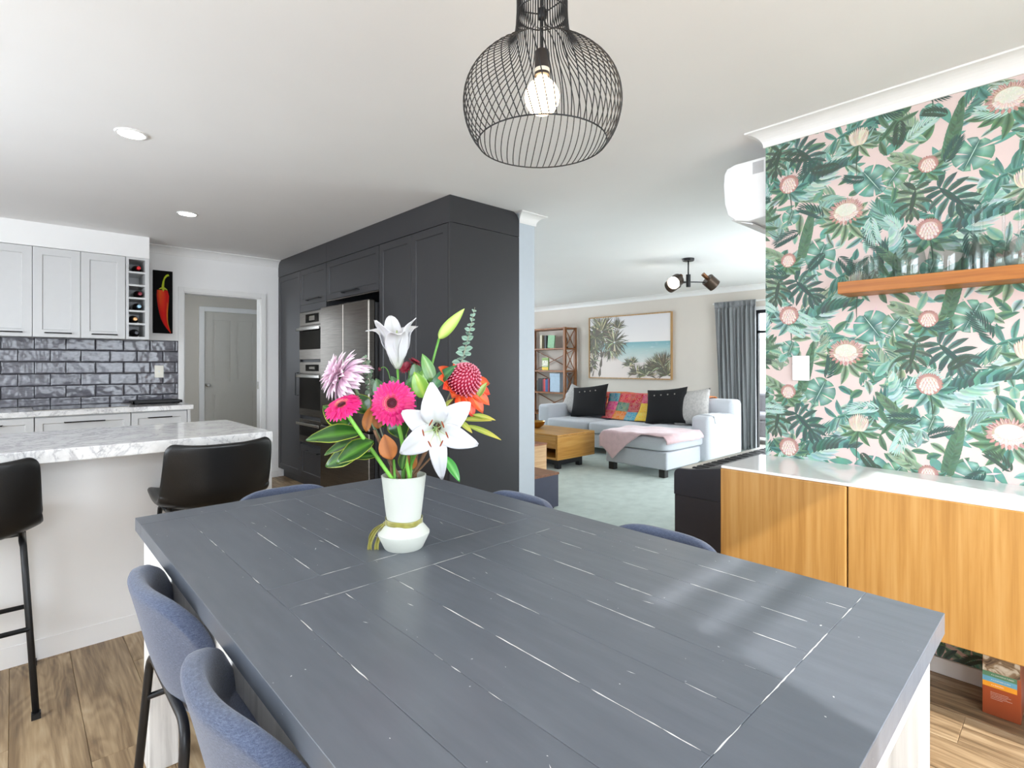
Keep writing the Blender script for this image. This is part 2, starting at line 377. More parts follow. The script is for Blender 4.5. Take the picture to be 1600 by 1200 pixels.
# living room window behind the curtain: black aluminium frame with glass
M_alu = plain('black_aluminium', '202226', 0.45, metal=0.3, var=0.03)
mb = MB(); X0, X1 = XB - 0.005, XB + 0.055
mb.box(X0, X1, 1.5, 3.21, 1.985, 2.03); mb.box(X0, X1, 1.5, 3.21, 1.70, 1.735); mb.box(X0, X1, 1.5, 3.21, 0.0, 0.05)
for y in (3.165, 2.32, 1.5): mb.box(X0, X1, y, y + 0.045, 0.05, 1.985)
W1 = struct('window_1', mb, M_alu)
g = thin_glass('window_glass')
for (y0, y1) in ((2.365, 3.165), (1.545, 2.32)):
    for (z0, z1) in ((0.05, 1.70), (1.735, 1.985)): obj('pane', box(XB + 0.02, XB + 0.026, y0, y1, z0, z1), g, W1)
mb = MB(); mb.box(XB-0.012, XB, 3.21, 3.26, 0, 2.08); mb.box(XB-0.012, XB, 1.5, 3.26, 2.03, 2.08)
struct('trim_11', mb, M_trim)
# glazed leaf of the garden door behind the camera (its bars shade the table)
mb = MB(); y0, y1 = -1.15, -1.11
for a in ((.38, .42, 0, 2.2), (1.0, 1.04, 0, 2.2), (.42, 1.0, 0, .08), (.42, 1.0, 2.17, 2.2), (.42, 1.0, 2.075, 2.10), (.42, 1.0, 2.0, 2.012)): mb.box(a[0], a[1], y0, y1, a[2], a[3])
struct('window_2', mb, M_alu)
# outside that window: concrete patio and a pale block wall; outdoor grey settee on the patio
struct('ground', box(7.9, 13, -3, 9, -0.3, -0.08), plain('patio_concrete', '9a9892', 0.9, bump=0.2))
struct('ground', box(-5, 7.9, -7, -1.16, -0.3, -0.08), plain('deck_concrete', 'a8a49c', 0.9))
struct('wall_patio', box(11.5, 11.7, -1, 9, -0.1, 1.8), plain('block_wall', 'cfccc4', 0.9, var=0.05))
t = thing('outdoor_settee', (9.3, 4.0, -0.08), 'dark grey outdoor settee on the patio beyond the window', 'settee')
M_rattan = plain('dark_rattan', '4a4a4e', 0.8, bump=0.5, bscale=120)
obj('frame', box(9.0, 9.7, 3.0, 4.9, 0.05, 0.32), M_rattan, t, bevel=0.02)
obj('backrest', box(9.6, 9.8, 3.0, 4.9, 0.32, 0.74), M_rattan, t, bevel=0.03)
obj('seat_cushion', box(9.0, 9.6, 3.05, 4.85, 0.325, 0.43), plain('charcoal_cushion', '5b5b60', 0.9), t, bevel=0.03)
for x in (9.05, 9.65):
    for yy in (3.05, 4.8): obj('leg', box(x, x+0.05, yy, yy+0.05, -0.08, 0.05), M_black, t)
# ------------------------------------------------------------------ wallpaper print: flat coloured shapes on the paper, in drop-repeat tiles
class Art:
    """flat print in its own (u, v) plane, painter's order, colour per vertex"""
    def __init__(s): s.v = []; s.f = []; s.c = []; s.lay = 0
    def poly(s, pts, cols, faces):
        b = len(s.v); s.v += [(p[0], p[1], s.lay) for p in pts]; s.c += cols; s.f += [tuple(i + b for i in f) for f in faces]; s.lay += 1
    def leaf(s, p, ang, L, W, c_edge, c_mid, bend=0.0, n=7, tip=1.0, c_tip=None, pw=0.8, base=0.0):
        pts = []; cols = []; fs = []; x, y = p; a = ang
        for i in range(n + 1):
            t = i / n; wd = W * (sin(pi * min(1, (t*(1-base)+base) ** pw)) ** 0.9 if t < 1 else 0)
            nx, ny = -sin(a), cos(a); ct = mix(c_edge, c_tip, t) if c_tip else c_edge
            pts += [(x + nx*wd, y + ny*wd), (x, y), (x - nx*wd, y - ny*wd)]; cols += [jit(ct, .14), jit(c_mid, .10), jit(ct, .14)]
            if i: k = 3*i; fs += [(k-3, k-2, k+1, k), (k-2, k-1, k+2, k+1)]
            x += cos(a) * L / n; y += sin(a) * L / n; a += bend / n
        s.poly(pts, cols, fs)
    def fan(s, c, rad, cc, ce, n=20, sq=1.0, rot=0.0):
        pts = [c]; cols = [cc]
        for i in range(n):
            a = 2*pi*i/n; r = rad(a) if callable(rad) else rad
            u, v = r*cos(a), r*sin(a)*sq
            pts.append((c[0] + u*cos(rot) - v*sin(rot), c[1] + u*sin(rot) + v*cos(rot))); cols.append(jit(ce, .08))
        s.poly(pts, cols, [(0, 1 + i, 1 + (i+1) % n) for i in range(n)])
T_DK, T_MD, T_LT, T_VL = hx('40685f'), hx('6ca696'), hx('a6d0c3'), hx('d0e6dd')
G_DK, G_MD, G_LT = hx('48624b'), hx('7aa07b'), hx('b2c9aa')
K_DK = hx('4e5955'); PINK = hx('edd6d1')
def monstera(A, p, ang, R, dk, md, lt, n=7):
    """split leaf: petiole end at p, tip along ang; lobes with real gaps"""
    ca, sa = cos(ang), sin(ang)
    def P(u, v): return (p[0] + u*ca - v*sa, p[1] + u*sa + v*ca)
    for sd in (1, -1):
        for i in range(n):
            t = i / (n - 1)
            m = P(R * 1.75 * t * 0.85 + 0.05 * R, 0)
            la = ang + sd * (2.35 - 2.0 * t)
            Ln = R * (0.98 + 0.25 * sin(pi * t)) * (1.0 if t < .9 else .8)
            A.leaf(m, la, Ln, R * (0.17 - .03*t), mix(md, lt, random.random() * .7), mix(dk, md, random.random() * .5), bend=-sd * 0.55, n=5, c_tip=mix(dk, md, random.random()), pw=1.15, base=.12)
    A.leaf(P(0, 0), ang, R * 1.9, R * 0.16, md, dk, n=5)
def heart(A, p, ang, R, dk, md, lt, cuts=4):
    ca, sa = cos(ang), sin(ang)
    def P(u, v): return (p[0] + u*ca - v*sa, p[1] + u*sa + v*ca)
    for sd in (1, -1):
        pts = []; cols = []; fs = []; N = 10
        for i in range(N + 1):
            t = i / N; a = pi * (1 - t) * 0.93
            r = R * (0.80 + 0.34 * t ** 2.2 + .10 * sin(pi*(1-t)))
            o = P(R*.75 + r * cos(a), sd * r * sin(a)); mpt = P(R * .12 + t * R * 1.75, 0)
            q = ((o[0]+mpt[0])/2, (o[1]+mpt[1])/2)
            pts += [mpt, q, o]; cc = mix(md, lt, .5 + .5*sin(i*2.1 + sd)); cols += [jit(dk, .1), jit(cc, .12), jit(mix(md, dk, .6*random.random()), .1)]
            if i: k = 3*i; fs += [(k-3, k-2, k+1, k), (k-2, k-1, k+2, k+1)]
        A.poly(pts, cols, fs)
        for j in range(cuts):
            t = (j + .6) / cuts; a = pi * (1 - t) * .9; r = R * 1.25
            o = P(R*.75 + r*cos(a), sd * r * sin(a)); mpt = P(R*.3 + t*R*1.25, sd * R*.16)
            A.leaf(o, atan2(mpt[1]-o[1], mpt[0]-o[0]), sqrt((o[0]-mpt[0])**2 + (o[1]-mpt[1])**2), R*.055, PINK, PINK, n=3, pw=.55)
    A.leaf(P(0, 0), ang, R * 1.8, R * 0.025, lt, T_VL, n=3)
def palm(A, p, ang, L, dk, md, n=13, W=0.011, spread=0.9, ln=0.42, bend=0.0, both=(1, -1)):
    x, y, a = p[0], p[1], ang
    for i in range(n):
        t = (i + .5) / n
        for sd in both:
            A.leaf((x, y), a + sd * spread * (1 - .45*t), L * ln * (.55 + .75*sin(pi*(t*.8+.12))), W * (1 - .35*t), mix(md, dk, random.random()*.75), mix(dk, md, random.random()*.8), bend=-sd*.35, n=4, c_tip=md, pw=.75)
        x += cos(a)*L/n; y += sin(a)*L/n; a += bend/n
    A.leaf((x, y), a, L * .22, W, md, dk, n=4)
def banana(A, p, ang, L, W, dk, md, lt, sd, n=15):
    """broad blade seen from one side: feathered strips from a curved rib"""
    x, y, a = p[0], p[1], ang
    for i in range(n):
        t = (i + .5)/n; c = random.choice([dk, md, md, lt])
        A.leaf((x, y), a + sd * (1.25 - .75*t), W * (.45 + .75*sin(pi*(.15 + .75*t))), L / n * .78, jit(c, .15), jit(mix(c, dk, .3), .1), bend=-sd*.5, n=4, c_tip=lt, pw=.62)
        x += cos(a)*L/n; y += sin(a)*L/n; a += -sd*.45/n
def protea(A, c, R, big=False):
    cr, pk_, dkr = hx('eee0d2'), hx('d8a79c'), hx('93504c')
    if big:
        for i in range(34):                                # spiky bracts round the upper rim
            a = -.5 + (pi + 1.0)*(i + .5)/34; q = random.uniform(.85, 1.1)
            A.leaf((c[0] + .62*R*cos(a), c[1] + .50*R*sin(a)), a + random.uniform(-.25, .25), R*.52*q, R*.085, random.choice([pk_, dkr, mix(pk_, dkr, .5)]), mix(pk_, cr, .5), n=4, c_tip=dkr, pw=.8)
        A.fan((c[0], c[1] + .05*R), .80*R, hx('dfe2cf'), hx('c9b09c'), 26, .76)
        A.fan((c[0], c[1] + .10*R), .68*R, hx('e3e6d4'), hx('eeeadb'), 26, .74)
        for i in range(70):
            a = random.uniform(0, 2*pi); r = sqrt(random.random())*.58*R
            A.leaf((c[0] + r*cos(a), c[1] + .10*R + r*.7*sin(a)), pi/2 + random.uniform(-.5, .5), .15*R, .022*R, random.choice([hx('cdd5c0'), hx('d9d3c0'), hx('f4f1e6')]), hx('f2efe2'), n=2)
        for i in range(15):                                # cream cup petals below
            a = pi + pi*(i + .5)/15
            A.leaf((c[0] + .82*R*cos(a), c[1] + .62*R*sin(a) - .05*R), a + pi + random.uniform(-.2, .2) + .25*cos(a), R*.40, R*.115, jit(cr, .05), hx('f5ebe2'), n=4, c_tip=hx('d8a090'), pw=1.1)
        for i in range(9):
            a = pi + pi*(i + 1)/10
            A.leaf((c[0] + .78*R*cos(a), c[1] + .60*R*sin(a) - .02*R), a, R*.36, R*.10, mix(pk_, dkr, .4), pk_, n=3)
        return
    for i in range(26):                                    # fringe over the top
        a = -.35 + (pi + .7)*(i + .5)/26
        A.leaf((c[0] + .66*R*cos(a), c[1] + .66*R*sin(a)), a + random.uniform(-.2, .2), R*.36, R*.055, mix(pk_, dkr, random.random()), mix(pk_, dkr, .3), n=3, c_tip=dkr)
    A.fan((c[0], c[1] - .03*R), lambda a: R*(.86 + .06*abs(sin(a*5))), hx('d9b6ad'), hx('c08e85'), 30, 1.02)
    A.fan((c[0], c[1] + .18*R), .58*R, hx('f1e4d8'), hx('e3c9bc'), 20, .8)
    for dv, m, sp in ((.30, 4, .30), (.08, 5, .32), (-.16, 6, .29), (-.42, 5, .28), (-.66, 3, .28)):
        for i in range(m):
            u = (i - (m - 1)/2)*sp*R
            A.leaf((c[0] + u*.9, c[1] + (dv - .22)*R), pi/2 + (u/R)*.55, R*.46, R*.145, jit(mix(cr, pk_, .12), .05), hx('f6ebe2'), n=5, c_tip=hx('d8a094'), pw=.85)
            A.leaf((c[0] + u*.9 + .1*R, c[1] + (dv - .16)*R), pi/2 + (u/R)*.55, R*.34, R*.018, hx('b06a62'), hx('b06a62'), n=2)
def tile_art(A, U, V):
    def p(u, v): return (U + u, V + v)
    lv = lambda u, v, a, L, W, e, m, b=0.3, **k: A.leaf(p(u, v), a, L, W, e, m, b, **k)
    # background palms
    for (u, v, a, L) in [(.02,.05,2.4,.13), (.05,.02,.35,.18), (.30,.30,.9,.13), (.44,.33,2.2,.14), (.20,.52,2.6,.15), (.47,.52,.4,.14), (.13,-.10,-.5,.13), (.36,-.14,-.9,.12), (.00,.40,2.7,.12), (.50,.05,1.9,.12), (.17,.07,.6,.16), (.08,-.22,.8,.12), (.52,-.2,2.4,.12)]:
        palm(A, p(u, v), a, L, random.choice([T_DK, G_DK, K_DK]), random.choice([T_LT, T_MD, G_LT]), 9, .0075, .75, .55, random.uniform(-.6, .6))
    for k in range(84):
        a = random.uniform(0, 6.28); e = random.choice([T_LT, T_MD, G_MD, G_LT, T_VL]); 
        lv(random.uniform(0, .54), random.uniform(0, .634), a, random.uniform(.05, .11), random.uniform(.009, .019), e, random.choice([T_DK, G_DK, T_MD]), random.uniform(-.8, .8))
    # banana blades beside the closed protea and below the open one
    banana(A, p(.03, -.06), .55, .27, .085, T_DK, T_LT, T_VL, -1, 15)
    banana(A, p(.03, -.06), .55, .27, .07, K_DK, T_DK, T_MD, 1, 15)
    banana(A, p(.36, .14), 1.15, .20, .085, K_DK, T_DK, T_MD, 1, 14)
    banana(A, p(.36, .14), 1.15, .20, .075, T_MD, T_LT, T_VL, -1, 14)
    # split leaves
    monstera(A, p(.03, .165), -.85, .072, K_DK, T_DK, T_LT, 7)
    monstera(A, p(-.045, .175), -1.75, .060, K_DK, G_DK, G_LT, 6)
    monstera(A, p(.20, .155), .25, .070, T_DK, T_MD, T_LT, 5)
    heart(A, p(.305, -.015), -1.0, .072, T_DK, T_MD, T_LT, 3)
    heart(A, p(.16, .325), -2.0, .068, T_DK, mix(T_MD, G_MD, .4), T_LT, 3)
    heart(A, p(.02, -.125), -1.9, .042, G_DK, T_MD, T_LT, 2)
    monstera(A, p(.37, .09), .9, .075, G_DK, mix(G_MD, T_DK, .5), G_LT, 5)
    heart(A, p(.45, -.03), -2.2, .05, T_DK, G_MD, T_LT, 2)
    # narrow ferns
    palm(A, p(.055, .27), 1.35, .20, G_DK, mix(G_MD, T_DK, .4), 15, .012, .75, .20)
    palm(A, p(.45, .17), 2.3, .12, K_DK, G_MD, 9, .010, .7, .3)
    palm(A, p(-.02, .27), 2.6, .11, G_DK, G_LT, 8, .013, .55, .5)
    # foliage around the flowers
    for i in range(11):
        a = -pi/2 + (i - 5) * .42; lv(.241 + .03*cos(a), .42 + .02*sin(a), a, random.uniform(.06, .11), .016, random.choice([G_MD, T_MD, G_LT]), G_DK, .5*(1 if i > 5 else -1))
    for i in range(8):
        a = -pi/2 + (i - 3.5) * .55; lv(.0, -.02, a, .095, .017, random.choice([T_MD, T_LT, G_MD]), T_DK, .7*(1 if i > 3 else -1))
    for i in range(8):
        a = -pi/2 + (i - 3.5) * .5; lv(-.003, .25, a, .07, .013, random.choice([G_MD, T_MD]), G_DK, .7*(1 if i > 3 else -1))
    for i in range(8):
        a = -pi/2 + (i - 3.5) * .62; lv(.293, .11, a, .085, .012, random.choice([G_MD, T_LT, G_LT]), G_DK, .5*(1 if i > 3 else -1))
    A.leaf(p(.293, .11), -1.75, .16, .0025, K_DK, G_DK, .3); A.leaf(p(0, -.03), -1.35, .12, .0025, K_DK, G_DK, -.3)
    for k in range(9):                                       # fine pale and dark fronds over the leaves
        c_, d_ = random.choice([(T_VL, T_LT), (T_VL, T_LT), (K_DK, T_DK), (G_DK, K_DK)])
        palm(A, p(random.uniform(0, .54), random.uniform(0, .634)), random.uniform(0, 6.28), random.uniform(.07, .11), c_, d_, 8, .0042, .7, .5, random.uniform(-.7, .7))
    # flowers
    protea(A, p(.241, .451), .062, True); protea(A, p(0, 0), .047); protea(A, p(-.003, .267), .036)
    c = p(.291, .135)
    for i in range(12):
        u = (i - 5.5) / 5.5
        A.leaf((c[0] + u*.014, c[1] - .035), pi/2 - u*.5, .085 - .02*abs(u), .008, jit(hx('e6dcc4'), .06), hx('f0e8d6'), .3*u, c_tip=random.choice([hx('5a4a48'), hx('b06a64'), hx('e6dcc4')]))
st_ = random.getstate(); random.seed(21)
A = Art()
TU, TV = .54, .634
for i in range(-2, 5):
    for j in range(-4, 4):
        U, V = i * TU, j * TV - (TV/2 if i % 2 else 0)
        if V > 1.15 or V < -1.9 or U > 2.2: continue
        A.lay = 0; tile_art(A, U, V)
random.setstate(st_)
bm = bmesh.new()
lay = bm.verts.layers.float_color.new('Col')
vs = []
for (u, v, l), c in zip(A.v, A.c):
    bv = bm.verts.new((XR - 0.0006 - l * 0.000002, 0.966 - u, 1.483 + v)); bv[lay] = (c[0]*.82, c[1]*.82, c[2]*.83, 1); vs.append(bv)
for f in A.f:
    try: bm.faces.new([vs[i] for i in f])
    except ValueError: pass
for co_, no in (((0, 1.0755, 0), (0, 1, 0)), ((0, -1.05, 0), (0, -1, 0)), ((0, 0, CE - .07), (0, 0, 1)), ((0, 0, .064), (0, 0, -1))):
    bmesh.ops.bisect_plane(bm, geom=bm.verts[:] + bm.edges[:] + bm.faces[:], plane_co=co_, plane_no=no, clear_outer=True)
me = bpy.data.meshes.new('leaf_print'); bm.to_mesh(me); bm.free()
WP = obj('wallpaper', box(XR - 0.0005, XR, -1.05, 1.0757, .064, CE - .07), plain('pink_paper', tuple(v*.82 for v in PINK), .7, var=.02), WR, label='pale pink wallpaper printed with green leaves and proteas')
po = obj('leaf_print', None, painted('print_ink', .65), WP, me=me); po['kind'] = 'stuff'
# ------------------------------------------------------------------ kitchen: splashback tiles
M_grout = plain('dark_grout', '2c2b2e', .9)
def tile_mat():
    k = NT('smoky_glazed_tile'); a = k.n('ShaderNodeAttribute', _attribute_name='Col')
    n = k.n('ShaderNodeTexNoise', Scale=16.0, Detail=5.0, Distortion=.8); k.l(k.coord('Object', (1, 1, 2.5), True), n.inputs['Vector'])
    r = k.ramp(n.outputs[0], [(0.28, hx('58575d')), (0.5, hx('68676f')), (0.75, hx('797881'))])
    m = k.n('ShaderNodeMix', _data_type='RGBA', _blend_type='MULTIPLY'); m.inputs[0].default_value = 1.0
    k.l(r, m.inputs[6]); k.l(a.outputs['Color'], m.inputs[7]); k.l(m.outputs[2], k.b.inputs['Base Color']); k.set(Roughness=.12)
    n3 = k.n('ShaderNodeTexNoise', Scale=14.0, Detail=1.0); k.l(k.coord('Object', (1, 1, 1), True), n3.inputs['Vector']); k.bump(n3.outputs[0], .20, .02); return k.m
M_tile = tile_mat()
TB = obj('tile_bed', box(-2.2, 1.236, YK - .004, YK, .885, 1.482), M_grout, WK)
tcache = {}
def tile_mesh(Wd, H):
    key = (round(Wd, 4), round(H, 4))
    if key in tcache: return tcache[key]
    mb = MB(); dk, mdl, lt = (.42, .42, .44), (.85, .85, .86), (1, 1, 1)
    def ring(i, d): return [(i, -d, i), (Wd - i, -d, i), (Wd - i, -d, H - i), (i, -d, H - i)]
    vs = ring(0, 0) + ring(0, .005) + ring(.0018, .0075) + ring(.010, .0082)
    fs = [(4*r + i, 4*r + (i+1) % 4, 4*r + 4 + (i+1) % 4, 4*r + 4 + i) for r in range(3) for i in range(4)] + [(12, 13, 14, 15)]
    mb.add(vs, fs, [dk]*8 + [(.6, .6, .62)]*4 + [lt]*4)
    me = mesh_of('tile', mb); me.materials.append(M_tile); tcache[key] = me; return me
zr = [.887, .958] + [.958 + .1045*i for i in range(1, 6)]
for r in range(6):
    z0, z1 = zr[r] + .0015, zr[r+1] - .0015
    base = -.0735 if r % 2 == 1 else .03
    k = math.floor((-2.15 - base) / .2075)
    x = base + k * .2075
    while x < 1.236:
        a, b = max(x, -2.15) + .0015, min(x + .2075, 1.236) - .0015
        if b - a > .012:
            me = tile_mesh(b - a, z1 - z0); o = bpy.data.objects.new('tile', me); COL.objects.link(o); o.parent = WK
            o.location = (a, YK - .004, z0); o.rotation_euler = (random.uniform(-.006, .006), 0, random.uniform(-.006, .006))
        x += .2075
# ------------------------------------------------------------------ shaker door builder: front face normal -Y (axis 'y') or -X (axis 'x')
def shaker(u0, u1, z0, z1, face, th=.02, fr=.058, rec=.008, axis='y', bead=.006):
    mb = MB()
    def P(u, z, d): return (u, face + d, z) if axis == 'y' else (face + d, u, z)
    def ring(i, d): return [P(u0+i, z0+i, d), P(u1-i, z0+i, d), P(u1-i, z1-i, d), P(u0+i, z1-i, d)]
    b = .0015
    rs = [ring(0, th), ring(0, b), ring(b, 0), ring(fr, 0), ring(fr + bead, rec), ring(fr + bead*2, rec)]
    if min(u1-u0, z1-z0) < 2*(fr + 3*bead): rs = rs[:3]
    vs = sum(rs, []); n = len(rs)
    mb.add(vs, [(4*r+i, 4*r+(i+1) % 4, 4*r+4+(i+1) % 4, 4*r+4+i) for r in range(n-1) for i in range(4)] + [(4*n-4, 4*n-3, 4*n-2, 4*n-1), (3, 2, 1, 0)])
    return mb
def bar_handle(a, b, face, axis='y', off=.028, r=.005):
    """square section bow handle between points a, b = (u, z)"""
    mb = MB()
    def P(u, z, d): return (u, face - d, z) if axis == 'y' else (face - d, u, z)
    mb.tube([P(*a, 0), P(*a, off), P(*b, off), P(*b, 0)], r, 4); return mb
M_gap = plain('shadow_gap_board', '77777a', .7)
def wall_unit(x0, x1, label):
    t = thing('wall_cupboard', ((x0+x1)/2, 5.95, 1.475), label, 'cabinet', 'white wall cupboards over the splashback')
    obj('carcass', box(x0 + .001, x1 - .001, 5.803, YK - .004, 1.475, 2.204), M_cab, t)
    d = obj('door', shaker(x0 + .0015, x1 - .0015, 1.473, 2.202, 5.78, axis='y'), M_cab, t)
    obj('handle', bar_handle((x0 + .075, 1.507), (x1 - .06, 1.507), 5.78), M_black, d, label='slim black bar handle')
wall_unit(.4185, .728, 'white shaker wall cupboard right beside the wine rack')
wall_unit(.1145, .4185, 'white shaker wall cupboard second to the left of the wine rack')
wall_unit(-.195, .1145, 'white shaker wall cupboard cut by the left edge of the photo')
# wine rack
t = thing('wine_rack', (.81, 5.95, 1.475), 'narrow white upright wine rack with six square cubbies beside the wall cupboards', 'wine rack')
mb = MB(); mb.box(.731, .752, 5.78, YK, 1.473, 2.204); mb.box(.872, .9035, 5.78, YK, 1.473, 2.204); obj('side_panel', mb, M_cab, t, bevel=.001)
obj('back_panel', box(.752, .872, YK - .02, YK, 1.473, 2.204), M_cab, t)
zs = [1.473 + .028 + i * .1155 for i in range(7)]
obj('base_board', box(.752, .872, 5.782, YK - .02, 1.473, 1.496), M_cab, t); obj('top_board', box(.752, .872, 5.782, YK - .02, 2.186, 2.204), M_cab, t)
for i in range(1, 6): obj('shelf', box(.752, .872, 5.782, YK - .02, 1.496 + .115*i - .008, 1.496 + .115*i + .008), M_cab, t)
M_bot = plain('dark_bottle_glass', '120d0f', .1, var=.1)
def bottle(i, cx, capc, label, capmat=None):
    z = 1.496 + .115*i + (.0 if i == 0 else .008) + .0375
    t = thing('wine_bottle', (cx, 5.95, z - .0375), label, 'bottle', 'wine bottles lying in the wine rack')
    R_ = Matrix.Rotation(pi/2, 4, 'X')
    mb = MB().lathe([(0, -.15), (.030, -.15), (.037, -.145), (.037, .02), (.034, .045), (.016, .075), (.0145, .10)], (cx, 5.945, z), 20, R_); obj('body', mb, M_bot, t, smooth=True, ang=50)
    mb = MB().lathe([(.0155, .095), (.016, .125), (.0165, .146), (.014, .151), (0, .152)], (cx, 5.945, z), 16, R_); obj('capsule', mb, plain('capsule_' + capc, capc, .25, metal=.3), t, smooth=True, ang=50, label=label.split(' ')[0] + ' foil capsule')
bottle(5, .828, 'c81d22', 'red capped wine bottle in the topmost cubby of the wine rack')
bottle(3, .838, '7d1a2c', 'burgundy capped wine bottle in the third cubby from the top')
bottle(2, .832, '8fb2c4', 'silver capped wine bottle in the fourth cubby from the top')
bottle(1, .803, 'd3a06c', 'gold capped wine bottle in the second cubby from the bottom')
bottle(0, .812, '2a2a30', 'black capped wine bottle in the lowest cubby of the wine rack')
# base units, worktop, cooktop
def base_unit(x0, x1, label, nd=3):
    t = thing('base_cabinet', ((x0+x1)/2, 5.8, 0), label, 'cabinet', 'white base cabinets under the back worktop')
    obj('carcass', box(x0 + .001, x1 - .001, 5.525, YK - .012, .1, .845), M_cab, t); obj('kickboard', box(x0, x1, 5.57, 5.585, 0, .1), M_cab, t)
    zz = [.105, .40, .66, .835] if nd == 3 else [.105, .66, .835]
    for i in range(len(zz) - 1):
        d = obj('drawer', shaker(x0 + .002, x1 - .002, zz[i] + .002, zz[i+1] - .002, 5.5, fr=.045), M_cab, t)
        c = (x0 + x1)/2; L = (x1 - x0) * .21
        obj('handle', bar_handle((c - L, zz[i+1] - .045), (c + L, zz[i+1] - .045), 5.5), M_black, d, label='slim black bar handle')
    return t
base_unit(-.495, .120, 'white drawer cabinet cut by the left edge below the back worktop')
base_unit(.122, .730, 'wide white drawer cabinet in the middle below the cooktop')
BU = base_unit(.732, 1.145, 'narrow white drawer cabinet nearest the doorway')
obj('end_panel', box(1.147, 1.17, 5.495, YK - .012, 0, .845), M_cab, BU)
tag(obj('back_worktop', box(-1.9, 1.192, 5.475, YK - .001, .845, .886), M_marble, bevel=.004), 'long white marble-look worktop under the tiled splashback', 'worktop')
t = thing('cooktop', (.42, 5.8, .886), 'flat black glass cooktop set into the back worktop', 'cooktop')
obj('glass_plate', box(.12, .72, 5.56, 6.02, .887, .892), M_blackglass, t, bevel=.002)
obj('trim_frame', box(.115, .725, 5.555, 6.025, .886, .8885), M_steel, t)
t = thing('griddle_tray', (.97, 5.86, .886), 'low black cast griddle tray at the right end of the back worktop', 'tray')
mb = MB().box(.78, 1.16, 5.76, 5.98, .894, .900).box(.78, 1.16, 5.76, 5.772, .894, .918).box(.78, 1.16, 5.968, 5.98, .894, .918).box(.78, .792, 5.76, 5.98, .894, .918).box(1.148, 1.16, 5.76, 5.98, .894, .918)
obj('tray', mb, plain('cast_iron', '222224', .5, bump=.2), t)
mb = MB()
for x in (.80, 1.12):
    for y in (5.775, 5.955): mb.box(x, x + .02, y, y + .012, .886, .895)
obj('foot', mb, M_black, t)
# power point on the tiles
def outlet(name, c, nrm, label, w=.074, h=.118, sw='toggle'):
    t = thing(name, c, label, 'switch')
    cx, cy, cz = c
    if nrm == 'y': obj('face_plate', box(cx - w/2, cx + w/2, cy - .009, cy, cz - h/2, cz + h/2), plain('cream_plastic', 'f3efe2', .4), t, bevel=.003); obj('rocker', box(cx - .008, cx + .008, cy - .013, cy - .009, cz - .006, cz + .008), M_trim, t, bevel=.001)
    else: 
        obj('face_plate', box(cx - .01, cx, cy - w/2, cy + w/2, cz - h/2, cz + h/2), plain('white_plastic', 'f1f1f2', .35, var=.01), t, bevel=.003)
        obj('rocker', box(cx - .015, cx - .01, cy - .011, cy + .011, cz - .004, cz + .010), plain('white_plastic', 'f1f1f2', .35, var=.01), t, bevel=.0015)
    return t
outlet('power_point', (1.034, YK - .0125, 1.18), 'y', 'cream power point on the dark splashback tiles')
outlet('light_switch', (XR - .0045, .91, 1.229), 'x', 'white light switch on the leafy wallpaper')
# chilli painting
t = thing('chilli_painting', (1.064, YK, 1.55), 'tall narrow black canvas painted with one red chilli', 'painting')
obj('canvas', box(.984, 1.144, YK - .03, YK, 1.551, 2.158), plain('black_canvas', '0a090a', .9, spec=.2), t, bevel=.002)
P_ = Art()
def UV(px, py): return ((px - 440) / 228 * .16 + .984, 2.158 - (py - 312) / 748 * .607)
body = [(545,545,62),(552,610,72),(553,680,68),(555,750,60),(560,820,50),(570,890,40),(588,950,28),(612,1000,18),(645,1055,3)]
pts = []; cols = []; fs = []
for i, (cx, cy, hw) in enumerate(body):
    tt = i/(len(body)-1)
    row = [(-1, hx('b31410')), (-.5, mix(hx('e8641c'), hx('d6160f'), min(1, tt*2.2))), (0, mix(hx('ee4a1e'), hx('e01813'), min(1, tt*2))), (.6, hx('d0130f')), (1, mix(hx('d42014'), hx('e8951f'), max(0, sin(tt*pi*1.2 - .9))))]
    for f, c in row: pts.append(UV(cx + f*hw, cy)); cols.append(c)
    if i:
        for k in range(4): fs.append(((i-1)*5+k, (i-1)*5+k+1, i*5+k+1, i*5+k))
P_.poly(pts, cols, fs)
st = [(560,540,22),(553,500,16),(560,440,12),(572,400,13),(595,370,14),(622,358,14)]
pts = []; cols = []; fs = []
for i, (cx, cy, hw) in enumerate(st):
    for f, c in ((-1, hx('8aa51e')), (0, hx('d0d832')), (1, hx('6d8a18'))): pts.append(UV(cx + f*hw*(1 if i < 3 else .5), cy + f*hw*(0 if i < 3 else .8))); cols.append(c)
    if i:
        for k in range(2): fs.append(((i-1)*3+k, (i-1)*3+k+1, i*3+k+1, i*3+k))
P_.poly(pts, cols, fs)
for dx, dy, L in ((-40, 15, 50), (0, 35, 40), (38, 20, 45)):
    a, b = UV(557, 510), UV(557 + dx, 515 + dy); P_.leaf(a, atan2(b[1]-a[1], b[0]-a[0]), .045, .007, hx('9ab02a'), hx('d0d040'), n=4)
def art_mesh(A, name, f):
    me = bpy.data.meshes.new(name); me.from_pydata([f(*v) for v in A.v], [], A.f)
    ca = me.color_attributes.new('Col', 'FLOAT_COLOR', 'POINT'); ca.data.foreach_set('color', [x for c in A.c for x in (*c, 1.0)]); return me
obj('chilli_print', None, painted('canvas_paint', .9), t, me=art_mesh(P_, 'chilli_print', lambda u, v, l: (u - 1.064, -.0304 - l*4e-5, v - 1.55)), label='painted red chilli with green stalk')

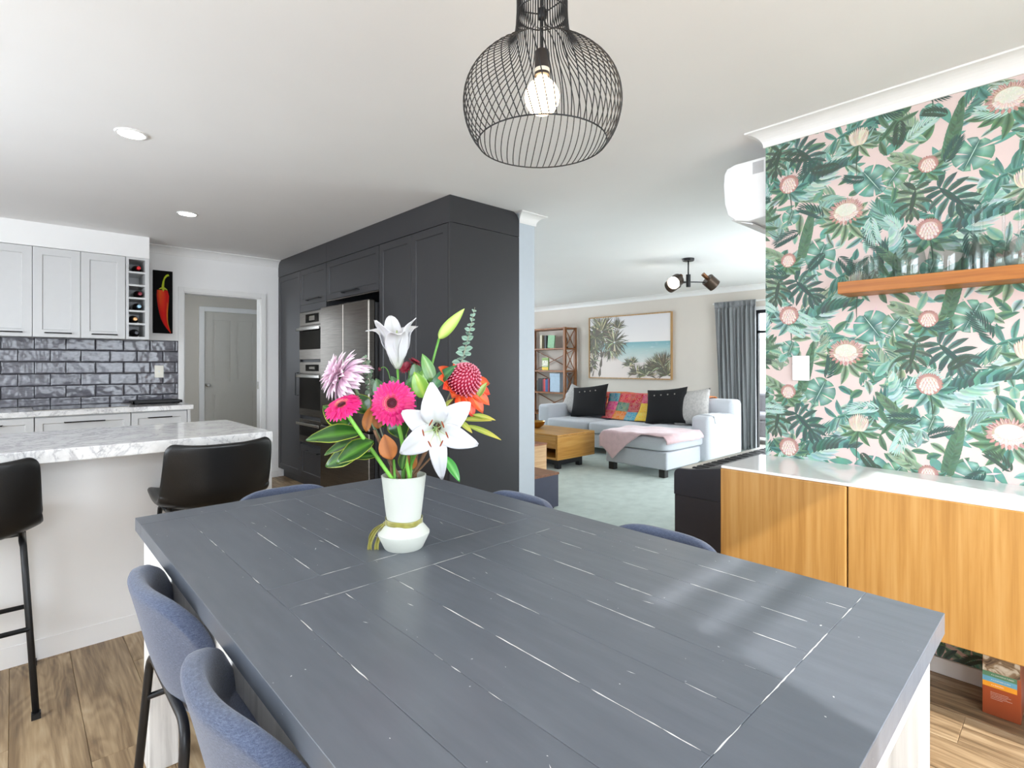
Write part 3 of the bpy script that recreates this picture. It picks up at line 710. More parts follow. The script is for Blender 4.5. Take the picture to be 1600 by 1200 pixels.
# ------------------------------------------------------------------ island bench
t = thing('island_bench', (.2, 3.1, 0), 'white island bench with thick marble-look top and end gable', 'island')
obj('worktop', box(-1.7, .928, 2.70, 3.47, .868, .92), M_marble, t, bevel=.004)
obj('gable', box(.893, .928, 2.715, 3.46, 0, .868), M_cab, t, bevel=.002)
obj('front_panel', box(-1.7, .893, 3.01, 3.03, 0, .868), M_white, t)
obj('skirting', box(-1.7, .893, 3.007, 3.01, 0, .085), M_white, t)
obj('cabinet_body', box(-1.7, .893, 3.03, 3.45, .0, .868), M_cab, t)

# ------------------------------------------------------------------ bar stools
def leather():
    k = NT('black_leather'); n = k.n('ShaderNodeTexNoise', Scale=5.0, Detail=4.0); k.l(k.coord(), n.inputs['Vector'])
    k.l(k.ramp(n.outputs[0], [(.35, hx('070708')), (.6, hx('0e0e0f')), (.8, hx('1d1a18'))]), k.b.inputs['Base Color']); k.set(Roughness=.36)
    n2 = k.n('ShaderNodeTexVoronoi', Scale=260.0); k.l(k.coord(), n2.inputs['Vector']); k.bump(n2.outputs[0], .12, .002); return k.m
M_leather = leather()
def catm(P, t):
    n = len(P) - 1; x = t * n; i = min(int(x), n - 1); f = x - i
    g = lambda k: Vector(P[max(0, min(n, k))])
    a, b, c, d = g(i-1), g(i), g(i+1), g(i+2)
    return .5 * ((2*b) + (c - a)*f + (2*a - 5*b + 4*c - d)*f*f + (3*b - a - 3*c + d)*f**3)
def shell(path, wfun, cfun, nu=18, nv=22, drop=None):
    """seat shell facing +Y: path of (y, z) from front edge to back top, half width, edge curl"""
    mb = MB()
    def fn(u, v):
        s = 2*u - 1; p = catm([(a, b, 0) for a, b in path], v); q = catm([(a, b, 0) for a, b in path], min(1, v + .01)); r = catm([(a, b, 0) for a, b in path], max(0, v - .01))
        d = (q - r).normalized(); nrm = Vector((-d.y, d.x)) * -1      # towards the sitter
        if nrm.y < -.2 and v < .5: nrm = -nrm
        c = cfun(v) * abs(s) ** 2.4
        return Vector((s * wfun(v), p.x + nrm.x * c, p.y + nrm.y * c - (drop(v, abs(s)) if drop else 0)))
    return mb.grid(fn, nu, nv)
st_path = [(.215, .628), (.19, .642), (.06, .628), (-.08, .618), (-.165, .632), (-.205, .69), (-.222, .78), (-.235, .86), (-.243, .905)]
def st_w(v):
    base = .20 + .024*sin(min(1, v*1.3)*pi)
    if v > .55: base = .222 - .012*(v-.55)/.45
    if v > .88: base *= (1 - ((v - .88)/.12)**3 * .14)
    if v < .1: base *= (1 - ((.1 - v)/.1)**2.5*.30)
    return base
def st_c(v): return (.02 + .03*v/.45) if v < .45 else .055 + .03*max(0, 1 - abs(v - .6)/.2) 
def make_stool():
    t = thing('bar_stool', (0, 0, 0), '', 'stool', 'black leather bar stools at the island')
    o = obj('seat_shell', shell(st_path, st_w, st_c), M_leather, t, smooth=True, solid=.026, sub=1)
    o.modifiers[0].offset = 0
    for sx in (-1, 1):
        rear_t, rear_b = (sx*.165, -.13, .60), (sx*.20, -.245, .008); fr_t, fr_b = (sx*.165, .14, .605), (sx*.20, .205, .008)
        mb = MB().tube([(sx*.165, .0, .60), (rear_t[0], -.11, .60), (sx*.168, -.135, .585), rear_b], .0105, 8); obj('leg', mb, M_black, t, smooth=True)
        mb = MB().tube([(sx*.165, .0, .60), (fr_t[0], .12, .603), (sx*.168, .145, .585), fr_b], .0105, 8); obj('leg', mb, M_black, t, smooth=True)
        obj('foot_cap', MB().box(sx*.20 - .013, sx*.20 + .013, -.26, -.232, 0, .02), M_black, t); obj('foot_cap', MB().box(sx*.20 - .013, sx*.20 + .013, .192, .22, 0, .02), M_black, t)
        obj('side_rung', MB().tube([(sx*.19, -.205, .21), (sx*.19, .183, .21)], .009, 8), M_black, t, smooth=True)
    obj('rear_rung', MB().tube([(-.185, -.192, .30), (.185, -.192, .30)], .009, 8), M_black, t, smooth=True)
    obj('foot_rest', MB().tube([(-.187, .178, .26), (.187, .178, .26)], .0095, 8), M_black, t, smooth=True)
    obj('seat_brace', MB().box(-.165, .165, -.02, .02, .596, .606), M_black, t)
    return t
S0 = make_stool(); S0['label'] = 'black leather bar stool at the right end of the island'
S0.location = (.665, 2.765, 0)
copy_thing(S0, (-.14, 2.765, 0), 0, 'black leather bar stool cut by the left edge of the photo')

# ------------------------------------------------------------------ charcoal tall cupboards
XF = 2.16
M_ch = M_char
def tall_unit(name, y0, y1, label, doors, z0=.1, z1=2.214, grp='charcoal tall cupboards'):
    t = thing(name, (2.5, (y0+y1)/2, 0), label, 'cabinet', grp)
    obj('carcass', box(XF + .022, XN - .002, y0 + .001, y1 - .001, z0, z1), M_ch, t)
    for a, b, c, d, h in doors:
        q = obj('door', shaker(a + .0015, b - .0015, c + .0015, d - .0015, XF, axis='x', fr=.055, rec=.006), M_ch, t)
        if h: obj('handle', bar_handle(h[0], h[1], XF, 'x', .03, .006), M_black, q, label='black bar handle')
    return t
t = tall_unit('pantry_cupboard', 2.942, 3.878, 'charcoal double pantry cupboard between fridge and end panel', [(2.945, 3.40, .1, 2.214, ((3.375, .95), (3.375, 1.25))), (3.40, 3.876, .1, 2.214, ((3.425, .95), (3.425, 1.25)))])
obj('kickboard', box(2.22, 2.235, 2.942, 3.878, 0, .1), M_ch, t)
t = tall_unit('over_fridge_cupboard', 3.878, 4.872, 'wide charcoal lift-up cupboard above the steel fridge', [(3.88, 4.868, 1.852, 2.214, ((4.215, 1.89), (4.50, 1.89)))], 1.852)
obj('light_strip', box(XF + .004, XF + .020, 3.882, 4.866, 1.842, 1.850), M_steel, t)
t = thing('oven_tower', (2.5, 5.18, 0), 'charcoal oven tower cabinet with small top cupboard and bottom drawer', 'cabinet', 'charcoal tall cupboards')
obj('carcass', box(XF + .022, XN - .002, 4.873, 5.497, .1, 2.214), M_ch, t)
q = obj('door', shaker(4.875, 5.495, 1.852, 2.212, XF, axis='x', fr=.055, rec=.006), M_ch, t); obj('handle', bar_handle((4.98, 1.89), (5.29, 1.89), XF, 'x', .03, .006), M_black, q, label='black bar handle')
obj('filler_rail', box(XF + .002, XF + .022, 4.876, 5.495, 1.782, 1.850), M_ch, t)
obj('side_rail', box(XF + .002, XF + .022, 4.876, 4.90, .46, 1.782), M_ch, t)
q = obj('drawer', shaker(4.875, 5.495, .102, .43, XF, axis='x', fr=.055, rec=.006), M_ch, t); obj('handle', bar_handle((5.02, .385), (5.30, .385), XF, 'x', .03, .006), M_black, q, label='black bar handle')
obj('kickboard', box(2.22, 2.235, 4.873, 5.497, 0, .1), M_ch, t)
t = tall_unit('end_cupboard', 5.498, 6.118, 'charcoal tall cupboard in the corner beside the hall doorway', [(5.50, 6.116, .1, 2.214, ((5.545, .93), (5.545, 1.16)))])
obj('kickboard', box(2.22, 2.235, 5.498, 6.118, 0, .1), M_ch, t)
# ovens
def oven(name, z0, z1, ctrl, label, hz, glass=(.07, .05)):
    t = thing(name, (2.3, 5.18, z0), label, 'oven', 'built-in steel ovens in the charcoal tower')
    Y0, Y1 = 4.902, 5.492
    obj('housing', box(XF + .018, XF + .022 - .0002, Y0, Y1, z0, z1), M_steel, t)
    top = z1
    if ctrl:
        c = obj('control_panel', box(XF - .006, XF + .017, Y0, Y1, z1 - ctrl, z1), M_steel, t, bevel=.002)
        obj('display', box(XF - .0085, XF - .006, 5.03, 5.34, z1 - ctrl + .025, z1 - .025), M_blackglass, c)
        obj('screen', box(XF - .0095, XF - .0085, 5.12, 5.25, z1 - ctrl + .045, z1 - .045), plain('lcd_grey', '6b655a', .2), c)
        top = z1 - ctrl - .004
    d = obj('door', box(XF - .012, XF + .017, Y0, Y1, z0, top), M_steel, t, bevel=.003)
    obj('window_glass', box(XF - .0145, XF - .012, Y0 + .012, Y1 - .012, z0 + glass[1], top - glass[0]), M_blackglass, d)
    mb = MB().box(XF - .055, XF - .043, Y0 + .02, Y1 - .02, hz - .014, hz + .014); mb.box(XF - .045, XF - .012, Y0 + .05, Y0 + .07, hz - .008, hz + .008); mb.box(XF - .045, XF - .012, Y1 - .07, Y1 - .05, hz - .008, hz + .008)
    obj('handle', mb, M_chrome, d, bevel=.003)
oven('compact_oven', 1.298, 1.774, .135, 'compact steel oven at the top of the charcoal tower', 1.600, (.03, .10))
oven('large_oven', .735, 1.272, .115, 'tall black-glass steel oven in the middle of the tower', 1.132, (.03, .07))
oven('warming_drawer', .462, .70, 0, 'low steel warming drawer below the two ovens', .655, (.06, .07))
# fridge
t = thing('fridge', (2.5, 4.37, 0), 'stainless steel french-door fridge standing in the charcoal cupboards', 'fridge')
FX = 2.075
obj('body', box(FX + .07, 2.78, 3.915, 4.80, .03, 1.755), plain('fridge_grey', '5a5a5c', .4, metal=.5), t)
def fdoor(y0, y1, z0, z1, nm='door'):
    return obj(nm, box(FX, FX + .066, y0, y1, z0, z1), M_steel, t, bevel=.012, seg=3)
dl = fdoor(4.352, 4.815, .70, 1.775); dr = fdoor(3.90, 4.346, .70, 1.775); fd = fdoor(3.90, 4.815, .05, .692, 'freezer_drawer')
obj('recess_grip', box(FX + .01, FX + .06, 4.3462, 4.3518, .75, 1.72), plain('grip_silver', 'c9c6c2', .25, metal=1.0), dr)
obj('grille', box(FX + .09, FX + .13, 3.93, 4.79, 0, .045), M_black, t)
# crown and end panels, scribed round the cornice
def rc(u0, u1, z0, z1, r, side):
    p = [(u0, z0), (u1, z0)]
    arc = lambda cx, a0, a1: [(cx + r*cos(a), z1 - r + r*sin(a)) for a in [a0 + (a1-a0)*i/8 for i in range(9)]]
    return p + arc(u1 - r, 0, pi/2) + [(u0, z1)] if side > 0 else p + [(u1, z1)] + arc(u0 + r, pi/2, pi)
mb = MB().prism(rc(4.872, 6.118, 2.217, CE - .001, .085, 1), XF, XF + .022, 'yz')
mb.prism([(2.922, 2.217), (4.870, 2.217), (4.870, CE - .001), (2.922, CE - .001)], XF, XF + .022, 'yz')
mb.prism(rc(XF + .022, XN + .0, 2.217, CE - .001, .075, 1), 2.922, 2.942, 'xz'); struct('trim_12', mb, M_ch)
tag(obj('cupboard_end_panel', box(XF, XN - .001, 2.922, 2.941, 0, 2.214), M_ch, bevel=.001), 'plain charcoal end panel of the tall cupboards beside the white nib wall', 'panel')
# ------------------------------------------------------------------ dining table
def table_paint():
    k = NT('worn_grey_table_paint'); v = k.coord('Object', (1, 1, 1))
    n = k.n('ShaderNodeTexNoise', Scale=7.0, Detail=5.0); k.l(k.coord('Object', (6, 1, 1), True), n.inputs['Vector'])
    c = k.ramp(n.outputs[0], [(.3, hx('5a5f67')), (.6, hx('60656d')), (.8, hx('666b73'))])
    sp = k.n('ShaderNodeTexNoise', Scale=85.0, Detail=1.0); k.l(v, sp.inputs['Vector'])
    f = k.ramp(sp.outputs[0], [(.79, (0, 0, 0)), (.82, (1, 1, 1))])
    m = k.n('ShaderNodeMix', _data_type='RGBA'); k.l(f, m.inputs[0]); k.l(c, m.inputs[6]); m.inputs[7].default_value = (*hx('d8d8d8'), 1)
    k.l(m.outputs[2], k.b.inputs['Base Color']); k.set(Roughness=.33)
    n2 = k.n('ShaderNodeTexNoise', Scale=1.0, Detail=3.0); k.l(k.coord('Object', (60, 4, 60), True), n2.inputs['Vector']); k.bump(n2.outputs[0], .10, .004); return k.m
M_table = table_paint()
M_white_wood = wood('whitewashed_timber', [(.3, 'c9c7c4'), (.5, 'e2e0dd'), (.8, 'efedea')], axis=2, rough=.6, dist=.8)
TZ, TT = .765, .04
TX0, TX1, TY0, TY1 = .28, 1.315, .18, 2.03
t = TBL = thing('dining_table', (.8, 1.1, 0), 'large dining table with worn dark grey plank top and whitewashed legs', 'table')
g = .0003
def board(x0, x1, y0, y1, nm='board'):
    o = obj(nm, box(x0 + g, x1 - g, y0 + g, y1 - g, TZ - TT, TZ), M_table, t, bevel=.0007, seg=1); return o
board(TX0, TX1, TY0, .31, 'breadboard_end'); board(TX0, TX1, 1.93, TY1, 'breadboard_end')
for i in range(9):
    x0 = TX0 + .115*i; x1 = x0 + .115
    if i in (0, 8): board(x0, x1, .31, 1.93, 'side_board')
    else: board(x0, x1, .31, 1.065); board(x0, x1, 1.185, 1.93)
board(TX0 + .115, TX1 - .115, 1.065, 1.185, 'cross_board')
# paint worn to white along the joints
mb = MB(); random.seed(11)
def wear(p, q, dens=.5, wd=.0013):
    p, q = Vector((*p, 0)), Vector((*q, 0)); L = (q - p).length; d = (q - p)/L; nrm = Vector((-d.y, d.x, 0)); s = random.uniform(0, .05)
    run = random.random() < dens
    while s < L:
        ln = random.uniform(.015, .16) if run else random.uniform(.02, .18); e = min(L, s + ln)
        if run:
            k = max(1, int((e - s)/.012)); pv = None
            for i in range(k + 1):
                tt = s + (e - s)*i/k; hw = wd*random.uniform(.35, 1.0)*(.3 if i in (0, k) else 1); c = p + d*tt + nrm*random.uniform(-.0004, .0004)
                a, b = c + nrm*hw, c - nrm*hw
                z = TZ + .00012
                if pv: mb.add([(pv[0].x, pv[0].y, z), (pv[1].x, pv[1].y, z), (b.x, b.y, z), (a.x, a.y, z)], [(0, 1, 2, 3)])
                pv = (a, b)
        s = e; run = (not run) if random.random() < .85 else run
        if run and random.random() > dens + .25: run = False
for i, dn in ((1, .25), (2, .8), (3, .75), (4, .95), (5, .55), (6, .85), (7, .8), (8, .85)):
    x = TX0 + .115*i; wear((x, .315), (x, 1.06), dn); wear((x, 1.19), (x, 1.925), dn*.55, .0012)
wear((TX0 + .35, .31), (TX1 - .04, .31), .8, .0012); wear((TX0 + .12, 1.065), (TX1 - .12, 1.065), .55, .0012); wear((TX0 + .2, 1.185), (TX1 - .12, 1.185), .5, .0012); wear((TX0 + .2, 1.93), (TX1 - .2, 1.93), .35, .001)
for i in range(70):
    x, y = random.uniform(.3, 1.29), random.uniform(.22, 2.0); a = random.uniform(-.6, .6) + pi/2; r = random.uniform(.0008, .002); L = r if random.random() < .75 else r*random.uniform(4, 9)
    z = TZ + .00012; mb.add([(x + L*cos(a), y + L*sin(a), z), (x - r*.6*sin(a), y + r*.6*cos(a), z), (x - L*cos(a), y - L*sin(a), z), (x + r*.6*sin(a), y - r*.6*cos(a), z)], [(0, 1, 2, 3)])
o = obj('paint_wear', mb, plain('bare_white_undercoat', 'd9d9d7', .7), t, kind='stuff')
obj('apron', box(.305, .33, .27, 1.95, .635, .7245), M_white_wood, t); obj('apron', box(1.265, 1.29, .27, 1.95, .635, .7245), M_white_wood, t)
obj('apron', box(.38, 1.215, .205, .23, .635, .7245), M_white_wood, t); obj('apron', box(.38, 1.215, 1.98, 2.005, .635, .7245), M_white_wood, t)
for x in (.30, 1.215):
    for y in (.20, 1.93): obj('leg', box(x, x + .08, y, y + .08, 0, .7245), M_white_wood, t, bevel=.004)
# ------------------------------------------------------------------ dining chairs
def fabric(name, cols, sc=900):
    k = NT(name); n = k.n('ShaderNodeTexNoise', Scale=sc, Detail=2.0); v = k.coord(); k.l(v, n.inputs['Vector'])
    n2 = k.n('ShaderNodeTexNoise', Scale=1.0, Detail=2.0); k.l(k.coord('Object', (160, 160, 900)), n2.inputs['Vector'])
    a = k.n('ShaderNodeMath', _operation='ADD'); k.l(n.outputs[0], a.inputs[0]); k.l(n2.outputs[0], a.inputs[1])
    h = k.n('ShaderNodeMath', _operation='MULTIPLY'); h.inputs[1].default_value = .5; k.l(a.outputs[0], h.inputs[0])
    k.l(k.ramp(h.outputs[0], [(.35, hx(cols[0])), (.5, hx(cols[1])), (.65, hx(cols[2]))]), k.b.inputs['Base Color'])
    k.set(Roughness=.9); k.b.inputs['Sheen Weight'].default_value = .25; k.bump(h.outputs[0], .35, .003); return k.m
M_blue = fabric('blue_grey_upholstery', ('374057', '4a546c', '616b82'))
ch_path = [(.235, .445), (.21, .462), (.08, .448), (-.06, .438), (-.145, .455), (-.195, .52), (-.222, .60), (-.243, .69), (-.262, .765)]
def ch_w(v):
    b = .205 + .03*sin(min(1, v*1.35)*pi*.75)
    if v > .6: b = .229 - .012*(v - .6)/.4
    if v > .80: b *= sqrt(max(.02, 1 - ((v - .80)/.2)**2.6 * .10))
    if v < .12: b *= (1 - ((.12 - v)/.12)**2.2*.35)
    return b
def ch_c(v): return (.035 + .075*v/.5) if v < .5 else .11*(1 - .30*(v-.5)/.5)
def make_chair():
    t = thing('dining_chair', (0, 0, 0), '', 'chair', 'blue upholstered chairs around the dining table')
    obj('seat_shell', shell(ch_path, ch_w, ch_c, 20, 24, lambda v, s: .085*(max(0, v - .55)/.45)**1.3*s**4.2), M_blue, t, smooth=True, solid=.034, sub=1)
    mb = MB().grid(lambda u, v: Vector(((2*u-1)*.19*sqrt(max(0, 1-abs(2*v-1)**3)), -.12 + .31*v, .462 + .022*(1-abs(2*u-1)**4)*(1-abs(2*v-1)**4))), 12, 12)
    obj('seat_pad', mb, M_blue, t, smooth=True)
    # rear hoop: two legs joined by a bar hugging the back of the shell
    W = .19
    def bend(pts, r=.05, n=5):
        out = [Vector(pts[0])]
        for i in range(1, len(pts)-1):
            p = Vector(pts[i]); a = (Vector(pts[i-1]) - p); b = (Vector(pts[i+1]) - p); ra = min(r, a.length*.45, b.length*.45)
            A, B = p + a.normalized()*ra, p + b.normalized()*ra
            for j in range(n+1):
                s = j/n; out.append(A*(1-s)**2 + p*2*s*(1-s) + B*s*s)
        return out + [Vector(pts[-1])]
    obj('rear_hoop', MB().tube(bend([(-W - .035, -.245, .006), (-W, -.205, .515), (W, -.205, .515), (W + .035, -.245, .006)], .055), .010, 10), M_black, t, smooth=True)
    obj('front_hoop', MB().tube(bend([(-W - .03, .235, .006), (-W, .16, .415), (W, .16, .415), (W + .03, .235, .006)], .045), .010, 10), M_black, t, smooth=True)
    for sx in (-1, 1): obj('side_rail', MB().tube([(sx*(W + .004), -.213, .40), (sx*(W - .01), .15, .412)], .008, 8), M_black, t, smooth=True)
    for sx in (-1, 1):
        for y, xx in ((-.245, W + .035), (.235, W + .03)): obj('foot_glide', MB().lathe([(.012, 0), (.012, .012), (.010, .014)], (sx*xx, y, 0), 10), M_black, t)
    return t
C0 = make_chair(); C0.location = (.462, 1.43, 0); C0.rotation_euler = (0, 0, -pi/2); C0['label'] = 'blue dining chair on the stool side of the table, farther from the camera'
copy_thing(C0, (.462, .90, 0), -pi/2, 'blue dining chair nearest the camera, at the bottom edge of the photo')
copy_thing(C0, (1.135, 1.41, 0), pi/2, 'blue dining chair across the table near the white nib wall, only its top showing')
copy_thing(C0, (1.135, .82, 0), pi/2, 'blue dining chair across the table in front of the black piano, only its top showing')
copy_thing(C0, (.77, 1.89, 0), pi, 'blue dining chair at the far end of the table toward the fridge')
# ------------------------------------------------------------------ pendant lamp
FW = Vector((sin(TH), cos(TH), 0)); RT = Vector((cos(TH), -sin(TH), 0))
def at(px, py, d):
    """point seen at a pixel of the photograph at depth d along the view axis"""
    return Vector((0, 0, 1.245)) + FW*d + RT*((px - 800)/F*d) - Vector((0, 0, (py - 570)/F*d))
pc = FW*1.4 + RT*.079
t = thing('pendant_lamp', (pc.x, pc.y, 2.0), 'black wire cage pendant lamp hanging over the dining table', 'lamp')
prof = [(1.825, .168), (1.85, .186), (1.885, .200), (1.925, .206), (1.965, .201), (2.0, .185), (2.03, .158), (2.05, .130), (2.07, .098), (2.09, .080), (2.12, .070), (2.17, .066), (2.22, .066), (2.27, .066)]
M_wire = plain('black_wire', '17171a', .45)
NW = 60
for k in range(NW):
    pts = []
    for i in range(40):
        s = i/39; q = catm([(z, r, 0) for z, r in prof], s); a = 2*pi*k/NW + .34*max(0, (.62 - s))/.62
        if s > .62: a = 2*pi*k/NW
        pts.append((pc.x + q.y*cos(a), pc.y + q.y*sin(a), q.x))
    if k == 0: pass
    obj('wire', MB().tube(pts, .0014, 4, cap=False), M_wire, t, smooth=True)
def ringo(z, r, tr, nm='ring'):
    obj(nm, MB().tube([(pc.x + r*cos(2*pi*i/48), pc.y + r*sin(2*pi*i/48), z) for i in range(48)], tr, 6, closed=True), M_wire, t, smooth=True)
ringo(1.825, .168, .0018); ringo(2.165, .066, .0016); ringo(2.27, .066, .0018)
mb = MB()
for a in (0, 2*pi/3, 4*pi/3): mb.tube([(pc.x, pc.y, 2.165), (pc.x + .066*cos(a + .5), pc.y + .066*sin(a + .5), 2.165)], .0018, 5)
obj('spider', mb, M_wire, t)
obj('cord', MB().tube([(pc.x, pc.y, 2.07), (pc.x, pc.y, CE - .03)], .0035, 8), M_black, t)
obj('cord_grip', MB().lathe([(.006, 2.15), (.012, 2.155), (.013, 2.175), (.006, 2.185)], (pc.x, pc.y, 0), 12), M_black, t, smooth=True)
obj('ceiling_rose', MB().lathe([(0, CE - .03), (.05, CE - .03), (.055, CE - .02), (.055, CE)], (pc.x, pc.y, 0), 24), M_black, t, smooth=True, ang=40)
obj('socket', MB().lathe([(.003, 2.072), (.018, 2.068), (.020, 2.06), (.020, 2.003), (.0145, 2.001)], (pc.x, pc.y, 0), 20), plain('socket_bronze', '2b2421', .4), t, smooth=True, ang=40)
o = obj('bulb', MB().lathe([(.013, 2.004), (.014, 1.998), (.021, 1.991), (.034, 1.979), (.043, 1.962), (.0455, 1.947), (.043, 1.931), (.034, 1.915), (.019, 1.906), (0, 1.903)], (pc.x, pc.y, 0), 28), emit('warm_bulb', hx('ffdcae'), 9.0), t, smooth=True)
bl = obj('bulb_collar', MB().lathe([(.0202, 2.010), (.0202, 2.020)], (pc.x, pc.y, 0), 20), plain('rating_label', 'c9c5b8', .5), t)
# ------------------------------------------------------------------ downlights
M_led = emit('led_diffuser', (1.0, .97, .93), 12.0)
def downlight(x, y, label):
    t = thing('downlight', (x, y, CE), label, 'light', 'recessed downlights in the kitchen ceiling')
    obj('trim_ring', MB().lathe([(.056, -.001), (.058, -.006), (.068, -.006), (.071, 0)], (x, y, CE), 32), M_trim, t, smooth=True)
    obj('diffuser', MB().lathe([(0, -.0045), (.057, -.0045), (.057, 0)], (x, y, CE), 32), M_led, t)
downlight(.432, 3.243, 'white recessed downlight in the ceiling nearer the camera')
downlight(.975, 4.672, 'white recessed downlight in the ceiling near the hall doorway')
# ------------------------------------------------------------------ wall-hung oak sideboard and shelf
t = thing('sideboard', (2.52, .1, .30), 'wall-hung oak sideboard with white top below the leafy wallpaper', 'cabinet')
obj('carcass', box(2.322, XR - .003, -.885, 1.088, .305, .785), M_oak, t)
obj('top_slab', box(2.302, XR - .003, -.89, 1.098, .7855, .797), plain('white_gloss_stone', 'efefef', .07, var=.01), t, bevel=.003)
for i in range(4):
    y1 = 1.100 - i*.4975; y0 = y1 - .494
    obj('door', box(2.300, 2.320, y0, y1, .303, .7855 if i else .7853), M_oak, t, bevel=.0035 if i else .006)
obj('end_panel', box(2.3225, XR - .003, 1.0885, 1.0995, .303, .7855), M_oak, t)
tag(obj('floating_shelf', box(2.575, XR - .001, -.7, .713, 1.548, 1.598), M_shelfwood, bevel=.002), 'thick orange timber shelf holding glasses on the leafy wallpaper', 'shelf')
M_glass = thin_glass('clear_glass', (.92, .945, .94))
def glass(name, prof, x, y, label, grp, z=1.598):
    o = obj(name, MB().lathe([(r, h) for r, h in prof], (0, 0, 0), 24), M_glass, smooth=True, ang=60); o.location = (x, y, z)
    return tag(o, label, 'glass', grp)
tum = [(0, .098), (.024, .099), (.032, .103), (.0345, .098), (.040, .002), (.041, 0), (.039, .0), (.0375, .004), (.032, .090), (.02, .092), (0, .092)]
glass('tumbler', tum, 2.625, .595, 'short clear tumbler at the left end of the timber shelf, in front', 'upturned tumblers on the shelf')
glass('tumbler', tum, 2.695, .66, 'short clear tumbler at the left end of the timber shelf, against the wall', 'upturned tumblers on the shelf')
cup = [(0, .132), (.026, .133), (.036, .128), (.050, .105), (.056, .070), (.055, .025), (.050, 0), (.0485, 0), (.0532, .025), (.0542, .069), (.0485, .103), (.035, .124), (0, .127)]
glass('stemless_glass', cup, 2.655, .478, 'large round stemless glass beside the tumblers on the timber shelf', 'upturned stemless glasses on the shelf')
glass('stemless_glass', cup, 2.655, .362, 'large round stemless glass beside the stem glasses on the timber shelf', 'upturned stemless glasses on the shelf')
def stemg(R, Hb, Hs, tipr): return [(0, Hb+Hs+.004), (.033, Hb+Hs+.004), (.034, Hb+Hs+.0015), (.012, Hb+Hs-.004), (.0048, Hb+Hs-.014), (.0046, Hb+.012), (.010, Hb), (R*.75, Hb*.78), (R, Hb*.45), (R*.98, Hb*.25), (tipr, 0), (tipr-.0015, 0), (R*.98-.0015, Hb*.25), (R-.0015, Hb*.45), (R*.75-.002, Hb*.75), (.005, Hb-.012), (0, Hb-.012)]
glass('champagne_flute', stemg(.036, .130, .118, .033), 2.615, .252, 'upturned narrow flute glass standing left of the wine glasses on the shelf', 'upturned stem glasses on the shelf')
glass('champagne_flute', stemg(.036, .130, .118, .033), 2.698, .285, 'upturned narrow flute glass against the wall behind the front flute', 'upturned stem glasses on the shelf')
glass('wine_glass', stemg(.043, .115, .125, .036), 2.625, .150, 'upturned wine glass just right of the front flute on the shelf', 'upturned stem glasses on the shelf')
glass('wine_glass', stemg(.043, .115, .125, .036), 2.693, .198, 'upturned wine glass against the wall beside the flutes', 'upturned stem glasses on the shelf')
glass('wine_glass', stemg(.043, .115, .125, .036), 2.64, .052, 'upturned wine glass cut by the right edge of the photo', 'upturned stem glasses on the shelf')
# ------------------------------------------------------------------ pet food carton under the sideboard
t = thing('food_carton', (2.6, .19, 0), 'orange-brown food carton with coloured stripes standing under the oak sideboard', 'box')
def grad_mat(name, stops, axis=2, z0=0, z1=.3):
    k = NT(name); tc = k.n('ShaderNodeTexCoord'); sp = k.n('ShaderNodeSeparateXYZ'); k.l(tc.outputs['Object'], sp.inputs[0])
    mr = k.n('ShaderNodeMapRange'); mr.inputs[1].default_value = z0; mr.inputs[2].default_value = z1; k.l(sp.outputs[axis], mr.inputs[0])
    k.l(k.ramp(mr.outputs[0], [(p, hx(c)) for p, c in stops]), k.b.inputs['Base Color']); k.set(Roughness=.5); return k.m
BX, BY0, BY1 = 2.54, .142, .243
obj('carton_body', box(BX, BX + .17, BY0, BY1, 0, .20), grad_mat('carton_print', [(0, '7a3413'), (.35, 'a5491f'), (.7, 'a9694a'), (1, 'b5532e')]), t, bevel=.0015)
mb = MB(); mb.prism([(BX - .012, .158), (BX - .0105, .157), (BX + .001, .205), (BX + .001, .262), (BX - .001, .262), (BX - .002, .206)], BY0 + .002, BY1 - .002, 'xz'); 
k = NT('animal_photo_print'); n = k.n('ShaderNodeTexNoise', Scale=26.0, Detail=4.0, Distortion=1.2); k.l(k.coord(), n.inputs['Vector'])
k.l(k.ramp(n.outputs[0], [(.3, hx('4a3626')), (.48, hx('927a5c')), (.56, hx('c9bba4')), (.75, hx('ded5c4'))]), k.b.inputs['Base Color']); k.set(Roughness=.5)
obj('open_flap', mb, k.m, t)
for i, (c, z) in enumerate((('5c8a68', .136), ('69a9c4', .118), ('f0a02a', .100))): obj('stripe', box(BX - .0006, BX + .0002, BY0 + .010, BY1 - .0005, z, z + .018), plain('stripe_' + c, c, .5), t)
def text_mesh(name, s, size, M, mat, parent, org):
    cu = bpy.data.curves.new('txt', 'FONT'); cu.body = s; cu.size = size; cu.resolution_u = 2
    tmp = bpy.data.objects.new('txt', cu); COL.objects.link(tmp)
    bpy.context.view_layer.update()
    me = bpy.data.meshes.new_from_object(tmp.evaluated_get(bpy.context.evaluated_depsgraph_get())); bpy.data.objects.remove(tmp)
    me.transform(Matrix.Translation(-Vector(org)) @ M); o = bpy.data.objects.new(name, me); COL.objects.link(o); o.parent = parent; me.materials.append(mat); return o
M_wtxt = plain('white_print', 'f4efe6', .5)
def boxtext(s, size, y, z): 
    M = Matrix.Translation((BX - .0012, y, z)) @ Matrix(((0, 0, -1, 0), (-1, 0, 0, 0), (0, 1, 0, 0), (0, 0, 0, 1)))
    text_mesh('lettering', s, size, M, M_wtxt, t, (2.6, .19, 0))
for s, z in (('4 x CHICKEN & TURKEY', .142), ('4 x CHICKEN & FISH', .124), ('4 x CHICKEN', .106)): boxtext(s, .0056, BY1 - .024, z + .001)
for i, n_ in enumerate((44, 50, 40, 52, 30)): boxtext('m' * (n_ // 2), .0028, BY1 - .022, .082 - i*.0055)
